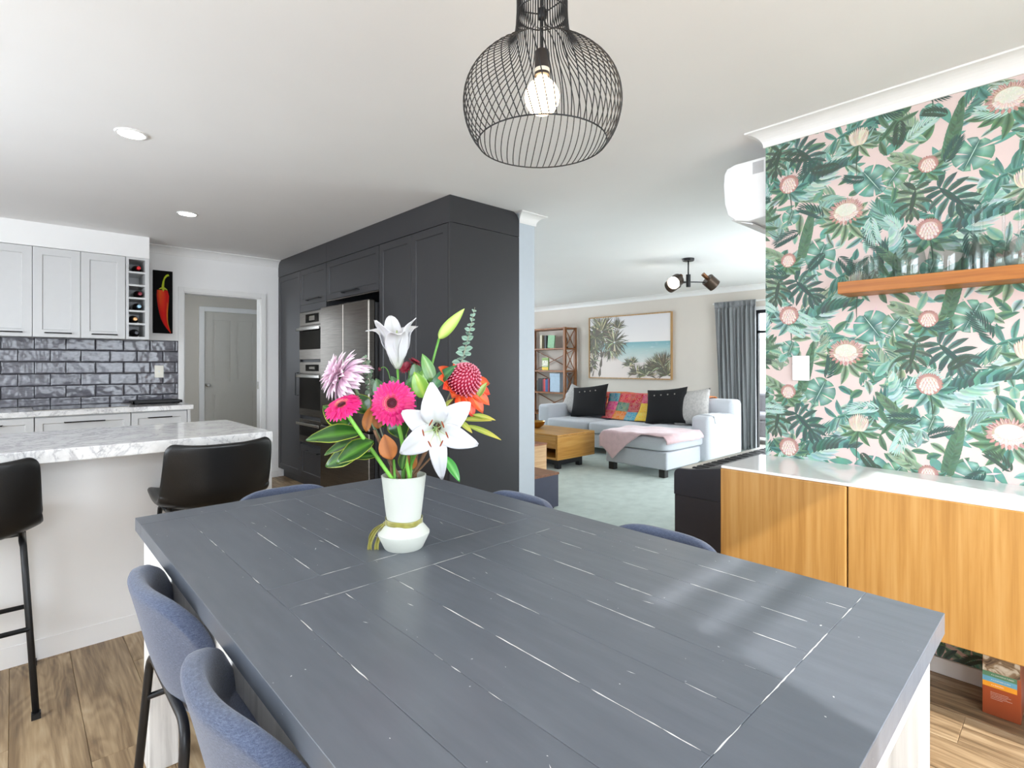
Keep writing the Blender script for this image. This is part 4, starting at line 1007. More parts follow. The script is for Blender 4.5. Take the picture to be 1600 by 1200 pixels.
# ------------------------------------------------------------------ vase and flowers
VD = 1.40; VC = at(631, 600, 1.405); VC.z = TZ
M_vase = plain('matt_white_ceramic', 'c6c9c0', .55, var=.015, bump=.08, bscale=300)
t = thing('vase', tuple(VC), 'matt white ceramic vase with pinched waist on the grey table', 'vase')
vp = [(0, 0), (.048, 0), (.051, .003), (.0665, .036), (.067, .041), (.045, .068), (.044, .074), (.0475, .10), (.0575, .187), (.0582, .190), (.0555, .191), (.0545, .187), (.0445, .10), (.040, .074), (.041, .066), (.05, .045), (.05, .01), (0, .008)]
obj('body', MB().lathe(vp, VC, 48), M_vase, t, smooth=True, ang=28)
# olive satin ribbon tied round the waist
t = thing('ribbon', (VC.x, VC.y, TZ + .07), 'olive satin ribbon tied around the vase waist with a hanging loop', 'ribbon')
M_rib = plain('olive_satin', '8f8a3c', .28, var=.25, scale=60, sheen=.5)
CAMD = -FW
mb = MB().grid(lambda u, v: Vector((VC.x, VC.y, TZ + .0655 + .014*v + .003*sin(2*pi*u))) + Vector((cos(2*pi*u), sin(2*pi*u), 0))*(.0475 + .0015*sin(9*pi*u) + .002*abs(v - .5)), 60, 3, wrap=True)
obj('band', mb, M_rib, t, smooth=True, solid=.001)
def strip(pts, wv, name, par, mat):
    pts = [Vector(p) for p in pts]; n = 24
    def fn(u, v):
        p = catm(pts, v); return p + Vector(wv)*(u - .5)*2 + CAMD*.003*cos(u*pi*2)
    obj(name, MB().grid(fn, 4, n), mat, par, smooth=True, solid=.0008)
kx = VC - RT*.050 + CAMD*.012
def rb(px, py, dd=0): return at(px, py, 1.385 + dd)
strip([rb(601, 817), rb(586, 832), rb(578, 852), rb(580, 866), rb(588, 866), rb(589, 850), rb(596, 832), rb(603, 818)], RT*.0055 + Vector((0, 0, .001)), 'loop', t, M_rib)
strip([rb(602, 818, .012), rb(588, 826, .012), rb(580, 838, .012), rb(579, 848, .012)], RT*.005 - Vector((0, 0, .002)), 'tail', t, M_rib)
obj('knot', MB().lathe([(0, -.007), (.006, -.005), (.0075, 0), (.006, .005), (0, .007)], rb(603, 818, .004), 12), M_rib, t, smooth=True)

M_pet = painted('petal_and_leaf', .5); M_glossleaf = painted('glossy_leaf', .22)
def curve3(a, b, c, n=14):
    a, b, c = Vector(a), Vector(b), Vector(c); return [a*(1-s)**2 + b*2*s*(1-s) + c*s*s for s in [i/n for i in range(n+1)]]
def vase_pt(k, z=.02):
    a = k*2.39996; return Vector((VC.x + .026*cos(a), VC.y + .026*sin(a), TZ + z))
def mouth(k, f=.8):
    a = k*2.39996; return Vector((VC.x + .036*cos(a)*f, VC.y + .036*sin(a)*f, TZ + .188))
def stem(par, k, top, r=.0035, mat=None, mid=None, mx=None):
    """stem from inside the vase, through its mouth, to top"""
    top = Vector(top); m = mx if mx is not None else VC + (top - VC).normalized()*0 + Vector(((top.x - VC.x)*.16, (top.y - VC.y)*.16, .188))
    h = Vector((m.x - VC.x, m.y - VC.y, 0)); m = VC + (h.normalized()*min(h.length, .044) if h.length > 1e-6 else h) + Vector((0, 0, .188))
    b = Vector((VC.x - (m.x - VC.x)*.5, VC.y - (m.y - VC.y)*.5, TZ + .03))
    c = mid if mid is not None else m + (m - b)*.45
    pts = [b] + curve3(m, c, top, 12)
    obj('stem', MB().tube(pts, r, 8), mat or M_stem, par, smooth=True); return pts
M_stem = plain('green_stem', '5f9a3c', .45, var=.1); M_stem2 = plain('bright_gerbera_stem', '7fc24a', .45, var=.06); M_twig = plain('brown_twig', '7a5c44', .8)
def leafm(p, d, nrm, L, W, ce, cm, bend=.5, fold=.25, n=9, tipc=None, wavy=0.0, pw=.85, edge=None):
    """one leaf or petal blade; p base, d direction, nrm up side; bends towards -nrm"""
    d = Vector(d).normalized(); nrm = Vector(nrm); nrm = (nrm - d*nrm.dot(d)).normalized(); sd = d.cross(nrm); mb = MB(); p = Vector(p)
    vs = []; cs = []; pos = p.copy(); dd = d.copy(); nn = nrm.copy()
    xs = (-1, -.86, -.45, 0, .45, .86, 1)
    for i in range(n + 1):
        tt = i/n; wd = W*max(.02, sin(pi*min(1, tt**pw*.985 + .012)))**.85
        for x in xs:
            h = fold*wd*(abs(x)) + wavy*W*sin(tt*13 + x*2)*abs(x)
            vs.append(pos + sd*(x*wd) + nn*h); c = mix(cm, ce, min(1, abs(x)/.45)) if abs(x) <= .45 else ce
            if edge and abs(x) > .9: c = edge
            if tipc: c = mix(c, tipc, max(0, tt*1.6 - .6))
            cs.append(c)
        R_ = Matrix.Rotation(-bend/n, 3, sd) if True else None
        dd = R_.transposed() @ dd if bend < 0 else Matrix.Rotation(bend/n, 3, sd).transposed() @ dd
        dd.normalize(); nn = sd.cross(dd) * -1 if (sd.cross(dd)).dot(nn) < 0 else sd.cross(dd)
        pos = pos + dd*(L/n)
    m = len(xs)
    mb.add(vs, [(i*m+k, i*m+k+1, (i+1)*m+k+1, (i+1)*m+k) for i in range(n) for k in range(m-1)], cs); return mb
def leafo(nm, par, mat, *a, **k): return obj(nm, leafm(*a, **k), mat, par, smooth=True, solid=.0006)
U3 = Vector((0, 0, 1)); R3 = RT; C3 = CAMD
def D3(r, u, c): return (R3*r + U3*u + C3*c).normalized()
WH, WS, WG = hx('cbcbce'), hx('b6b8b2'), hx('a3b57c')
def lily(par, c, axis, L, W, open_, spin=0.0, mat=None, lens=None, seed=0, wid=None):
    """six tepals; open_ 0..1"""
    ax = Vector(axis).normalized(); e1 = ax.orthogonal().normalized(); up = U3 - ax*U3.dot(ax)
    if up.length > .1: e1 = up.normalized()
    e2 = ax.cross(e1); rr = random.Random(seed)
    for k in range(6):
        a = spin + k*pi/3; rad = e1*cos(a) + e2*sin(a); inner = k % 2
        Lk = L*(lens[k] if lens else 1)
        def fn(u, v, rad=rad, Lk=Lk, inner=inner, k=k):
            s = 2*u - 1
            # radial / axial profile of the tepal
            if open_ > .5: R_, A_ = Lk*(.10 + .25*v + .72*v*v - .10*v**4), Lk*(.52*v*(1.35 - v) - .34*max(0, v - .55)**1.5*1.6)
            else: R_, A_ = Lk*(.045 + .30*v**1.15 + (.75 if inner else 0.3)*max(0, v - .70)), Lk*((1.0 if inner == 0 else .92)*v - (1.2 if inner else .3)*max(0, v - .8)**1.2)
            wd = (wid[k] if wid else 1)*(W if inner else W*.80)*max(.02, sin(pi*min(1, (v*.955 + .03))**(.95 if open_ > .5 else 1.25)))**.68
            tang = ax.cross(rad)
            return Vector(c) + rad*R_ + ax*(A_ - .004*inner) + tang*(s*wd) + (ax*.5 - rad*.4)*(wd*.30*(s*s) + .0035*sin(v*16 + k*2)*abs(s)**2)
        mb = MB().grid(fn, 8, 14, lambda u, v: mix(mix(WG, WH, min(1, v*3.2)), WS if abs(2*u-1) < .22 else WH, .6))
        obj('petal', mb, M_pet, par, smooth=True, solid=.0009)
    ant = plain('rust_pollen', '8a3d1e', .9); fil = plain('pale_filament', 'b9c98f', .5)
    for k in range(6):
        a = spin + .4 + k*pi/3 + rr.uniform(-.25, .25); rad = e1*cos(a) + e2*sin(a); hh = L*(.62 if open_ > .5 else .55)
        p0 = Vector(c) + ax*.004; p2 = Vector(c) + ax*hh + rad*(L*.24 if open_ > .5 else L*.10); p1 = Vector(c) + ax*hh*.6 + rad*.004
        s = obj('stamen', MB().tube(curve3(p0, p1, p2, 6), .0009, 5), fil, par, smooth=True)
        dd = (ax.cross(rad)*.6 + U3*rr.choice((-1, 1))*.8).normalized()
        obj('anther', MB().tube([p2 - dd*.0085, p2 - dd*.006, p2 + dd*.004, p2 + dd*.0085], [.0007, .0017, .0019, .0008], 6), ant, s, smooth=True)
    obj('pistil', MB().tube(curve3(Vector(c), Vector(c) + ax*L*.4, Vector(c) + ax*L*.72 + R3*.006, 6) , [.0014]*6 + [.0026], 6), fil, par, smooth=True)
def greens(par, pts, items, mat=M_glossleaf):
    for (i, r, u, cc, L, W, ce, cm) in items:
        leafo('leaf', par, mat, pts[i], D3(r, u, cc), D3(-r*.4, .8, .6), L, W, hx(ce), hx(cm), bend=.5)
# ---- big open lily at the front
c = at(681, 672, 1.285)
t = thing('lily', (c.x, c.y, TZ), 'white open lily facing the camera at the front of the bouquet', 'flower', 'white lilies in the vase')
ax = D3(.10, -.10, 1)
lily(t, c - ax*.035, ax, .116, .035, 1, 0.10, lens=[1.0, .82, .98, 1.2, 1.0, .92], seed=3, wid=[1.15, .9, 1.1, .62, 1.0, .95])
pts = stem(t, 0, c - ax*.035, .0035)
leafo('leaf', t, M_glossleaf, at(694, 712, 1.37), D3(.55, -.72, .25), D3(.3, .6, .7), .078, .0135, hx('3f8a3c'), hx('6cae5c'), bend=.25)
# ---- trumpet lily at the top, and its bud stem
c = at(621, 574, 1.42)
t = thing('lily', (c.x, c.y, TZ), 'white half-open lily standing upright at the top of the bouquet', 'flower', 'white lilies in the vase')
lily(t, c, D3(-.03, 1, .22), .138, .031, 0, 0.5, seed=5)
pts = stem(t, 1, c, .0035)
leafo('leaf', t, M_glossleaf, at(640, 620, 1.43), D3(.35, 1, .2), D3(0, .2, 1), .075, .018, hx('4c7f45'), hx('7fa860'), bend=.3)
leafo('leaf', t, M_glossleaf, at(655, 622, 1.42), D3(.15, 1, .35), D3(-.3, .2, 1), .085, .020, hx('66993f'), hx('93bd58'), bend=.4)
c0, c1 = at(686, 529, 1.40), at(726, 482, 1.39)
t = thing('lily_bud', (c0.x, c0.y, TZ), 'closed pale green lily bud on a green stem beside the eucalyptus', 'flower')
dv = (c1 - c0); L = dv.length; Mx = dv.to_track_quat('Z', 'Y').to_matrix().to_4x4()
mb = MB(); n = 18
mb.grid(lambda u, v: c0 + Mx.to_3x3() @ Vector(((.0148*sin(pi*min(1, v**.72*.97 + .03))**.8*(1 + .13*cos(2*pi*u*3)))*cos(2*pi*u), (.0148*sin(pi*min(1, v**.72*.97 + .03))**.8*(1 + .13*cos(2*pi*u*3)))*sin(2*pi*u), v*L)), n, 16, lambda u, v: mix(hx('a9c65a'), mix(hx('d8e08a'), hx('8fb84a'), .5 + .5*cos(2*pi*u*3)), .7), wrap=True)
obj('bud', mb, M_pet, t, smooth=True)
pts = stem(t, 2, c0, .003, mid=at(660, 620, 1.41))
leafo('leaf', t, M_glossleaf, at(678, 600, 1.39), D3(-.35, 1, .1), D3(.3, .1, 1), .085, .017, hx('5f8f4c'), hx('86a868'), bend=.2)
leafo('leaf', t, M_glossleaf, at(672, 612, 1.37), D3(.75, 1, .35), D3(-.5, .4, 1), .098, .018, hx('2c5f3a'), hx('4d8550'), bend=.5)
leafo('leaf', t, M_glossleaf, at(664, 622, 1.37), D3(-.25, .9, .5), D3(.2, .2, 1), .075, .022, hx('6f9a3a'), hx('a2bb55'), bend=.5)
# ---- gerberas
HP, HPD, HPL = hx('e8107a'), hx('c00d5e'), hx('f4459a')
def gerbera(c, axis, R, label, k, mid=None, mx=None):
    t = thing('gerbera', (c.x, c.y, TZ), label, 'flower', 'hot pink gerberas in the vase')
    ax = Vector(axis).normalized(); e1 = (U3 - ax*U3.dot(ax)).normalized(); e2 = ax.cross(e1)
    for nm, n, r0, r1, lift, w, cols in (('ray_florets', 30, .16, 1.0, .00, .095, (HP, HPL)), ('ray_florets', 30, .16, .93, .07, .09, (HP, HPD)), ('inner_florets', 34, .22, .62, .16, .055, (HPD, HP))):
        mb = MB()
        for i in range(n):
            a = 2*pi*(i + (.5 if lift else 0))/n + random.uniform(-.04, .04); rad = e1*cos(a) + e2*sin(a); tg = ax.cross(rad); rl = r1*random.uniform(.93, 1.03)*R; ll = lift*R + random.uniform(-.02, .03)*R
            vs = []; cs = []
            for j in range(6):
                s = j/5; wd = w*R*(.45 + .75*sin(pi*min(1, .12 + s*.80)))*(1 if j < 5 else .35)
                p = c + rad*(r0*R + (rl - r0*R)*s) + ax*(ll + .10*R*sin(s*pi) - .08*R*s)
                for x in (-1, 0, 1): vs.append(p + tg*(x*wd) + ax*(.02*R*abs(x))); cs.append(jit(mix(cols[0], cols[1], .3 + .5*(x == 0)), .06))
            mb.add(vs, [(j*3+q, j*3+q+1, j*3+q+4, j*3+q+3) for j in range(5) for q in range(2)], cs)
        obj(nm, mb, M_pet, t, smooth=True, kind='stuff')
    mb = MB()
    for ring, (rr, n, col, tip, ln) in enumerate(((.31, 40, hx('d8305e'), hx('e9b37c'), .12), (.25, 34, hx('c9385a'), hx('f0c48a'), .12), (.19, 26, hx('8a1238'), hx('d98a60'), .11), (.12, 18, hx('5a0a26'), hx('7a1430'), .10), (.06, 9, hx('3f0a1c'), hx('5f1226'), .1))):
        for i in range(n):
            a = 2*pi*i/n + ring; rad = e1*cos(a) + e2*sin(a); tg = ax.cross(rad); p = c + rad*rr*R + ax*.15*R; q = p + (ax*.9 + rad*.5).normalized()*ln*R
            mb.add([p - tg*.016*R, p + tg*.016*R, q + tg*.014*R, q - tg*.014*R], [(0, 1, 2, 3)], [col, col, tip, tip])
    obj('disc_florets', mb, M_pet, t, kind='stuff')
    obj('disc', MB().lathe([(0, .19*R), (.13*R, .18*R), (.26*R, .15*R), (.33*R, .08*R)], c, 20, ax.to_track_quat('Z', 'Y').to_matrix().to_4x4()), plain('dark_crimson_disc', '4a0c22', .8), t, smooth=True)
    obj('calyx', MB().lathe([(.004, -.016), (.010, -.012), (.35*R, .0), (.45*R, .01*R)], c, 16, ax.to_track_quat('Z', 'Y').to_matrix().to_4x4()), M_stem2, t, smooth=True)
    stem(t, k, c - ax*.012, .0052, M_stem2, mid=mid, mx=mx)
gerbera(at(614, 630, 1.345), D3(-.05, .12, 1), .060, 'large hot pink gerbera facing the camera in the centre of the bouquet', 3, mid=at(628, 690, 1.37), mx=at(640, 742, 1.385))
gerbera(at(536, 636, 1.335), D3(-.22, .82, .62), .050, 'small hot pink gerbera tilted upward at the left of the bouquet', 4, mid=at(556, 668, 1.345), mx=at(612, 742, 1.375))
# ---- pale pink chrysanthemum
c = at(537, 588, 1.44)
t = thing('chrysanthemum', (c.x, c.y, TZ), 'pale lilac-pink chrysanthemum facing away at the left of the bouquet', 'flower')
ax = D3(-.80, .42, .25); e1 = ax.orthogonal().normalized(); e2 = ax.cross(e1)
LP, LD = hx('e6c8da'), hx('d3a3c8')
for lay, (n, L, el) in enumerate(((30, .076, -.35), (30, .076, -.05), (28, .070, .25), (24, .060, .60), (18, .048, .95), (10, .036, 1.25))):
    mb = MB()
    for i in range(n):
        a = 2*pi*(i + .5*(lay % 2))/n + random.uniform(-.08, .08); rad = e1*cos(a) + e2*sin(a); el_ = el + random.uniform(-.12, .12); d = rad*cos(el_) + ax*sin(el_)
        lm = leafm(c + rad*.006 + ax*.004*lay, d, ax*cos(el_) - rad*sin(el_), L*random.uniform(.88, 1.08), .0088, jit(LP, .04), jit(mix(LP, LD, .5), .05), bend=.75 if lay < 2 else -.5, fold=.55, n=6, tipc=hx('f6e3ee'), pw=1.1)
        mb.add(lm.v, lm.f, lm.c)
    obj('petals', mb, M_pet, t, smooth=True, solid=.0005, kind='stuff')
obj('calyx', MB().lathe([(.004, -.02), (.011, -.012), (.017, .0), (.012, .008)], c, 14, ax.to_track_quat('Z', 'Y').to_matrix().to_4x4()), M_stem, t, smooth=True)
stem(t, 5, c - ax*.018, .0038, plain('grey_green_stem', '7d9470', .6), mid=at(575, 640, 1.42))
# ---- waratah
c = at(722, 598, 1.40)
t = thing('waratah', (c.x, c.y, TZ), 'large crimson waratah with orange-red bracts at the right of the bouquet', 'flower')
ax = D3(.42, .50, .76); Q = ax.to_track_quat('Z', 'Y').to_matrix()
obj('dome', MB().lathe([(.030, -.010), (.038, .01), (.036, .03), (.026, .047), (.012, .055), (0, .057)], c, 24, Q.to_4x4()), plain('crimson_core', 'b81244', .6), t, smooth=True)
mb = MB(); N = 190
for i in range(N):
    f = (i + .5)/N; z = 1 - f*1.12; th = i*2.39996; r = sqrt(max(0, 1 - z*z)); rn = Vector((r*cos(th), r*sin(th), max(z, -.15)))
    b = Q @ Vector((rn.x*.037, rn.y*.037, .004 + rn.z*.052)); nr = (Q @ Vector((rn.x, rn.y, rn.z*.75))).normalized(); upw = (ax - nr*ax.dot(nr)*.8); upw = upw.normalized() if upw.length > .05 else e1
    p = c + b; q = p + nr*.008 + upw*.001; q2 = q + nr*.001 + upw*.005; q3 = q2 - nr*.004 + upw*.003
    P = [p, q, q2, q3]; b0 = len(mb.v); m0 = MB().tube(P, [.0022, .0020, .0021, .0012], 5)
    cs = sum([[mix(hx('b8103f'), hx('f3a8bb'), x)]*5 for x in (.0, .1, .65, .2)], []); mb.add(m0.v, m0.f, cs)
obj('styles', mb, M_pet, t, smooth=True, kind='stuff')
for i in range(15):
    a = 2*pi*i/15 + .2; rad = Q @ Vector((cos(a), sin(a), 0)); ru, rr_ = rad.dot(U3), rad.dot(R3)
    if ru > .45: d_, L_, W_, nn_ = rad*.45 + ax*.75, .040, .010, -rad
    elif rr_ < -.2 and ru > -.75: d_, L_, W_, nn_ = rad*.45 + ax*.75, random.uniform(.055, .07), .022, -rad
    else: d_, L_, W_, nn_ = rad + ax*.15 + R3*.25, random.uniform(.065, .085), .0175, ax
    leafo('bract', t, M_pet, c - ax*.018 + rad*.027, d_, nn_, L_, W_, jit(hx('d8461d'), .15), jit(hx('ea7a42'), .1), bend=-.5 if nn_ != ax else .7, fold=.35, tipc=(hx('a8441c'), hx('e0562e'), hx('d0352a'))[i % 3], wavy=.06)
stem(t, 6, c - ax*.014, .005, M_twig, mid=at(690, 660, 1.41))
leafo('leaf', t, M_glossleaf, at(745, 622, 1.42), D3(.5, .9, .2), D3(-.2, .1, 1), .05, .009, hx('87a555'), hx('aabf72'))
# ---- eucalyptus sprig
p0, p1 = at(716, 585, 1.45), at(742, 480, 1.45)
t = thing('eucalyptus_sprig', (p0.x, p0.y, TZ), 'grey-green eucalyptus sprig with round paired leaves rising above the waratah', 'foliage')
pts = stem(t, 7, p0, .0022, plain('eucalyptus_stem', '9a9a86', .7), mid=at(672, 690, 1.43))
cv = curve3(p0, at(732, 530, 1.45), p1, 14); obj('stem', MB().tube(cv, [.0020 - .0001*i for i in range(15)], 6), plain('eucalyptus_stem', '9a9a86', .7), t, smooth=True)
EC = hx('8fb0a0'); ED = hx('6d9080')
for i in range(1, 14):
    sz = .031*(1 - .055*i) if i < 10 else .031*.45*(1 - .1*(i - 10)); a = i*1.35
    for s in (1, -1):
        d = D3(s*cos(a)*.9 + s*.3, .10 + .05*i, s*sin(a)*.8)
        leafo('leaf', t, M_pet, cv[i], d, U3*.7 + C3*.7, sz, sz*.5, mix(EC, hx('b5cdbb'), .3*random.random()), ED, bend=.2, n=6, fold=.12)
# ---- second eucalyptus tip on the left, behind the chrysanthemum
p0, p1 = at(578, 622, 1.46), at(570, 560, 1.46)
t = thing('eucalyptus_sprig', (p0.x, p0.y, TZ), 'small grey-green eucalyptus tip behind the pale pink chrysanthemum', 'foliage')
stem(t, 8, p0, .002, plain('eucalyptus_stem', '9a9a86', .7), mid=at(600, 690, 1.43)); cv = curve3(p0, at(580, 590, 1.46), p1, 8); obj('stem', MB().tube(cv, .0014, 6), plain('eucalyptus_stem', '9a9a86', .7), t, smooth=True)
for i in range(1, 9):
    for s in (1, -1): leafo('leaf', t, M_pet, cv[i], D3(s*(.9 if i % 2 else .4), .35, s*.5), U3*.5 + C3, .021*(1 - .04*i), .0105*(1 - .04*i), hx('7f9a80'), hx('95ad92'), bend=.2, n=6, fold=.12)
# ---- magnolia branch on the left: glossy leaves with pale edges, brown leaf backs
c = at(560, 690, 1.36)
t = thing('magnolia_branch', (c.x, c.y, TZ), 'magnolia branch with glossy dark leaves and brown leaf backs at the lower left', 'foliage')
pts = stem(t, 9, at(585, 672, 1.36), .0042, M_twig, mid=at(598, 705, 1.37))
LG, LM, LE = hx('264a1e'), hx('4f7f30'), hx('a3b23c')
for (x, y, d, r, u, cc, L, W, nr) in [
    (566, 676, 1.36, -1, .02, .25, .132, .023, (.1, .8, .7)), (584, 690, 1.345, -1, -.42, .35, .098, .023, (-.2, .7, .8)),
    (572, 700, 1.375, -1, -.32, .1, .112, .025, (0, .7, .8)), (556, 690, 1.37, -1, -.25, .25, .080, .016, (0, .9, .5)), (590, 712, 1.365, -1, .05, .3, .055, .010, (0, .8, .6)),
    (545, 668, 1.39, -.75, .75, .1, .085, .022, (.5, .4, .9)), (575, 645, 1.40, -.55, .8, .1, .060, .020, (.4, .3, .9)), (628, 735, 1.36, .15, 1, .5, .062, .012, (-.6, .2, .9)), (618, 650, 1.40, .3, -1, .1, .06, .022, (0, .1, 1)), (600, 668, 1.40, -.2, .8, .1, .07, .022, (.3, 0, 1))]:
    leafo('leaf', t, M_glossleaf, at(x, y, d), D3(r, u, cc), D3(*nr), L*1.06, W*1.32, LG, LM, bend=.35, fold=.22, edge=LE, wavy=.05)
BR, BRM = hx('a8642c'), hx('8a4d20')
for (x, y, d, r, u, cc, L, W, nr) in [(612, 718, 1.335, -.25, .9, .2, .066, .0235, (.1, -.1, 1)), (572, 675, 1.355, .12, 1, .15, .070, .0165, (-.5, .1, 1)), (590, 670, 1.38, .1, .8, .1, .05, .016, (.4, .1, 1)), (640, 735, 1.39, .1, .7, .2, .05, .018, (.1, -.2, 1)), (622, 640, 1.43, .25, 1, .1, .06, .013, (.6, .2, 1))]:
    leafo('leaf', t, M_pet, at(x, y, d), D3(r, u, cc), D3(*nr), L, W, BR, BRM, bend=-.4, fold=.18, wavy=.04).__setitem__('label', 'brown velvety leaf back')
# ---- variegated pittosporum twig on the right
c = at(712, 662, 1.38)
t = thing('leafy_twig', (c.x, c.y, TZ), 'twig of olive-yellow leaves reaching out at the right of the bouquet', 'foliage')
pts = stem(t, 10, at(722, 655, 1.38), .0025, M_twig, mid=at(690, 700, 1.385))
for (x, y, r, u, cc, L, W) in [(722, 656, 1, .10, .2, .078, .0105), (728, 664, 1, -.28, .25, .100, .0095), (738, 648, 1, -.12, .1, .062, .0085), (715, 655, .7, -.5, .4, .055, .0085), (706, 648, -.15, -.8, .5, .040, .018), (692, 642, .4, .6, .3, .045, .012)]:
    leafo('leaf', t, M_pet, at(x, y, 1.375), D3(r, u, cc), D3(-.2, .9, .55), L, W, hx('92a544'), hx('b6bd68'), bend=.25, fold=.2, tipc=hx('bcae4a'))
# ---- little dark red daisy mums at the back
c = at(640, 572, 1.47)
t = thing('daisy_mum', (c.x, c.y, TZ), 'small dark red daisy mums behind the upright lily', 'flower')
stem(t, 11, c, .002, M_stem)
for nm, cc, ax, n in (('bloom', at(634, 574, 1.46), D3(-.3, .4, .6), 14), ('bloom', at(648, 566, 1.46), D3(.5, .8, .1), 14)):
    e1 = ax.orthogonal().normalized(); e2 = ax.cross(e1); mb = MB()
    for lay in range(2):
        for i in range(n):
            a = 2*pi*(i + .5*lay)/n; rad = e1*cos(a) + e2*sin(a); lm = leafm(cc, rad*.8 + ax*(.15 + .4*lay), ax, .021 - .004*lay, .0042, jit(hx('86132f'), .15), hx('a62a44'), bend=.3, n=4); mb.add(lm.v, lm.f, lm.c)
    b = obj(nm, mb, M_pet, t, smooth=True, kind='stuff')
    obj('stem', MB().tube(curve3(c, (c + cc)/2 - U3*.006, cc, 5), .0015, 6), M_stem, t)
hk = at(593, 577, 1.46); obj('stem', MB().tube(curve3(at(612, 625, 1.45), at(610, 560, 1.46), hk, 10), .0013, 6), M_stem, t, smooth=True)
obj('drooping_bud', MB().lathe([(0, -.006), (.004, -.004), (.005, 0), (.003, .005), (0, .006)], hk, 10), plain('dark_bud', '5a1a2c', .6), t, smooth=True)
for (x, y, r, u, W) in [(598, 625, -.3, 1, .020), (604, 630, .6, .5, .012), (640, 615, .5, .9, .024), (655, 600, -.2, .9, .02), (628, 618, -.5, .9, .016)]:
    leafo('leaf', t, M_glossleaf, at(x, y, 1.455), D3(r, u, .1), D3(0, .1, 1), .062, W, hx('4f7a4e'), hx('76986c'), bend=.2)
# stem tops and dry bark crowding the vase mouth
for i in range(7):
    a = i*2.4; b = VC + Vector((.020*cos(a), .020*sin(a), .03)); e = VC + Vector((.034*cos(a), .034*sin(a), .215 + .02*(i % 3)))
    q = obj('stem', MB().tube([b, e], .0035 + .001*(i % 2), 7), M_twig if i % 2 else M_stem, t, smooth=True)
# ------------------------------------------------------------------ living room
M_sofa = fabric('pale_grey_sofa_linen', ('a9acb3', 'bcbfc5', 'cccfd4'), 500)
def puff(w, d, h, p=3.0, n=10):
    """soft cushion block centred on the origin, superellipsoid"""
    mb = MB()
    def fn(u, v):
        th = 2*pi*u; ph = -pi/2 + pi*v
        sg = lambda x, e: (abs(x)**e)*(1 if x >= 0 else -1)
        e = 2/p
        return Vector((w/2*sg(cos(ph), e)*sg(cos(th), e), d/2*sg(cos(ph), e)*sg(sin(th), e), h/2*sg(sin(ph), e)))
    return mb.grid(fn, 4*n, 2*n, wrap=True)
def block(x0, x1, y0, y1, z0, z1, p=6.0): return puff(x1-x0, y1-y0, z1-z0, p).xf(Matrix.Translation(((x0+x1)/2, (y0+y1)/2, (z0+z1)/2)))
t = thing('sofa', (6.2, 4.4, 0), 'pale grey L-shaped sofa with chaise on the sage carpet', 'sofa')
obj('base', box(5.92, 6.85, 3.10, 5.70, .09, .285), M_sofa, t, bevel=.025, seg=3)
obj('chaise_base', box(5.19, 5.92, 3.08, 3.90, .09, .285), M_sofa, t, bevel=.02, seg=3)
obj('chaise_cushion', block(5.165, 6.56, 3.07, 3.925, .285, .455, 9), M_sofa, t, smooth=True)
obj('seat_cushion', block(5.88, 6.60, 3.93, 4.76, .285, .445, 8), M_sofa, t, smooth=True); obj('seat_cushion', block(5.88, 6.60, 4.765, 5.56, .285, .445, 8), M_sofa, t, smooth=True)
obj('arm', box(5.97, 6.87, 2.985, 3.225, .09, .635), M_sofa, t, bevel=.055, seg=5, smooth=True); obj('arm', box(5.97, 6.87, 5.56, 5.80, .09, .635), M_sofa, t, bevel=.055, seg=5, smooth=True)
obj('back', box(6.60, 6.88, 2.99, 5.80, .10, .80), M_sofa, t, bevel=.06, seg=4, smooth=True)
for x, y in ((5.215, 3.12), (5.215, 3.80), (6.0, 5.70), (6.74, 3.05), (6.74, 5.70)): obj('foot', box(x, x + .075, y, y + .075, 0, .089), plain('dark_foot', '221f1e', .5), t, bevel=.004)
# pillows leaning on the back
def pillow(name, y, z, mat, label, w=.50, lean=.32, x=6.50, roll=0.0, th=.15, zr=0.0, wy=None):
    mb = MB(); N = 18
    def fn(sgn):
        def f(u, v):
            a, b = 2*u - 1, 2*v - 1; k = (1 - abs(a)**2.6)*(1 - abs(b)**2.6); e = 1 - .07*(1 - abs(a)**2)*abs(b)**3 ; e2 = 1 - .07*(1 - abs(b)**2)*abs(a)**3
            return Vector((sgn*th/2*max(0, k)**.6, a*(wy or w)/2*e2, b*w/2*e))
        return f
    m1 = MB().grid(fn(1), N, N); m2 = MB().grid(fn(-1), N, N); mb.add(m1.v, m1.f); mb.add(m2.v, m2.f)
    M_ = Matrix.Translation((x, y, z)) @ Matrix.Rotation(zr, 4, 'Z') @ Matrix.Rotation(lean, 4, 'Y') @ Matrix.Rotation(roll, 4, 'X')
    t = thing(name, (x, y, z), label, 'cushion', 'cushions along the back of the sofa')
    obj('cover', mb.xf(M_), mat, t, smooth=True); return t, M_
M_blackc = plain('black_linen', '121214', .95, bump=.3, bscale=500)
M_furry = plain('grey_textured_wool', 'b4b1ae', .95, var=.14, scale=38, bump=.6, bscale=90)
pillow('cushion', 5.46, .685, M_furry, 'grey textured cushion at the left end of the sofa, half behind the black one', .46, .35, 6.49, .25)
t, M_ = pillow('cushion', 5.13, .69, M_blackc, 'black buttoned cushion at the left end of the sofa', .50, .34, 6.41, -.13, wy=.66)
for i in range(4): obj('button', MB().lathe([(.010, 0), (.010, .004), (0, .006)], (0, 0, 0), 10).xf(M_ @ Matrix.Translation((-.075, .14 - .10*i, .135)) @ Matrix.Rotation(-pi/2, 4, 'Y')), plain('shell_button', '8f8a80', .3), t)
t, M_ = pillow('cushion', 3.82, .69, M_blackc, 'black buttoned cushion on the right half of the sofa', .50, .34, 6.41, -.12, wy=.60)
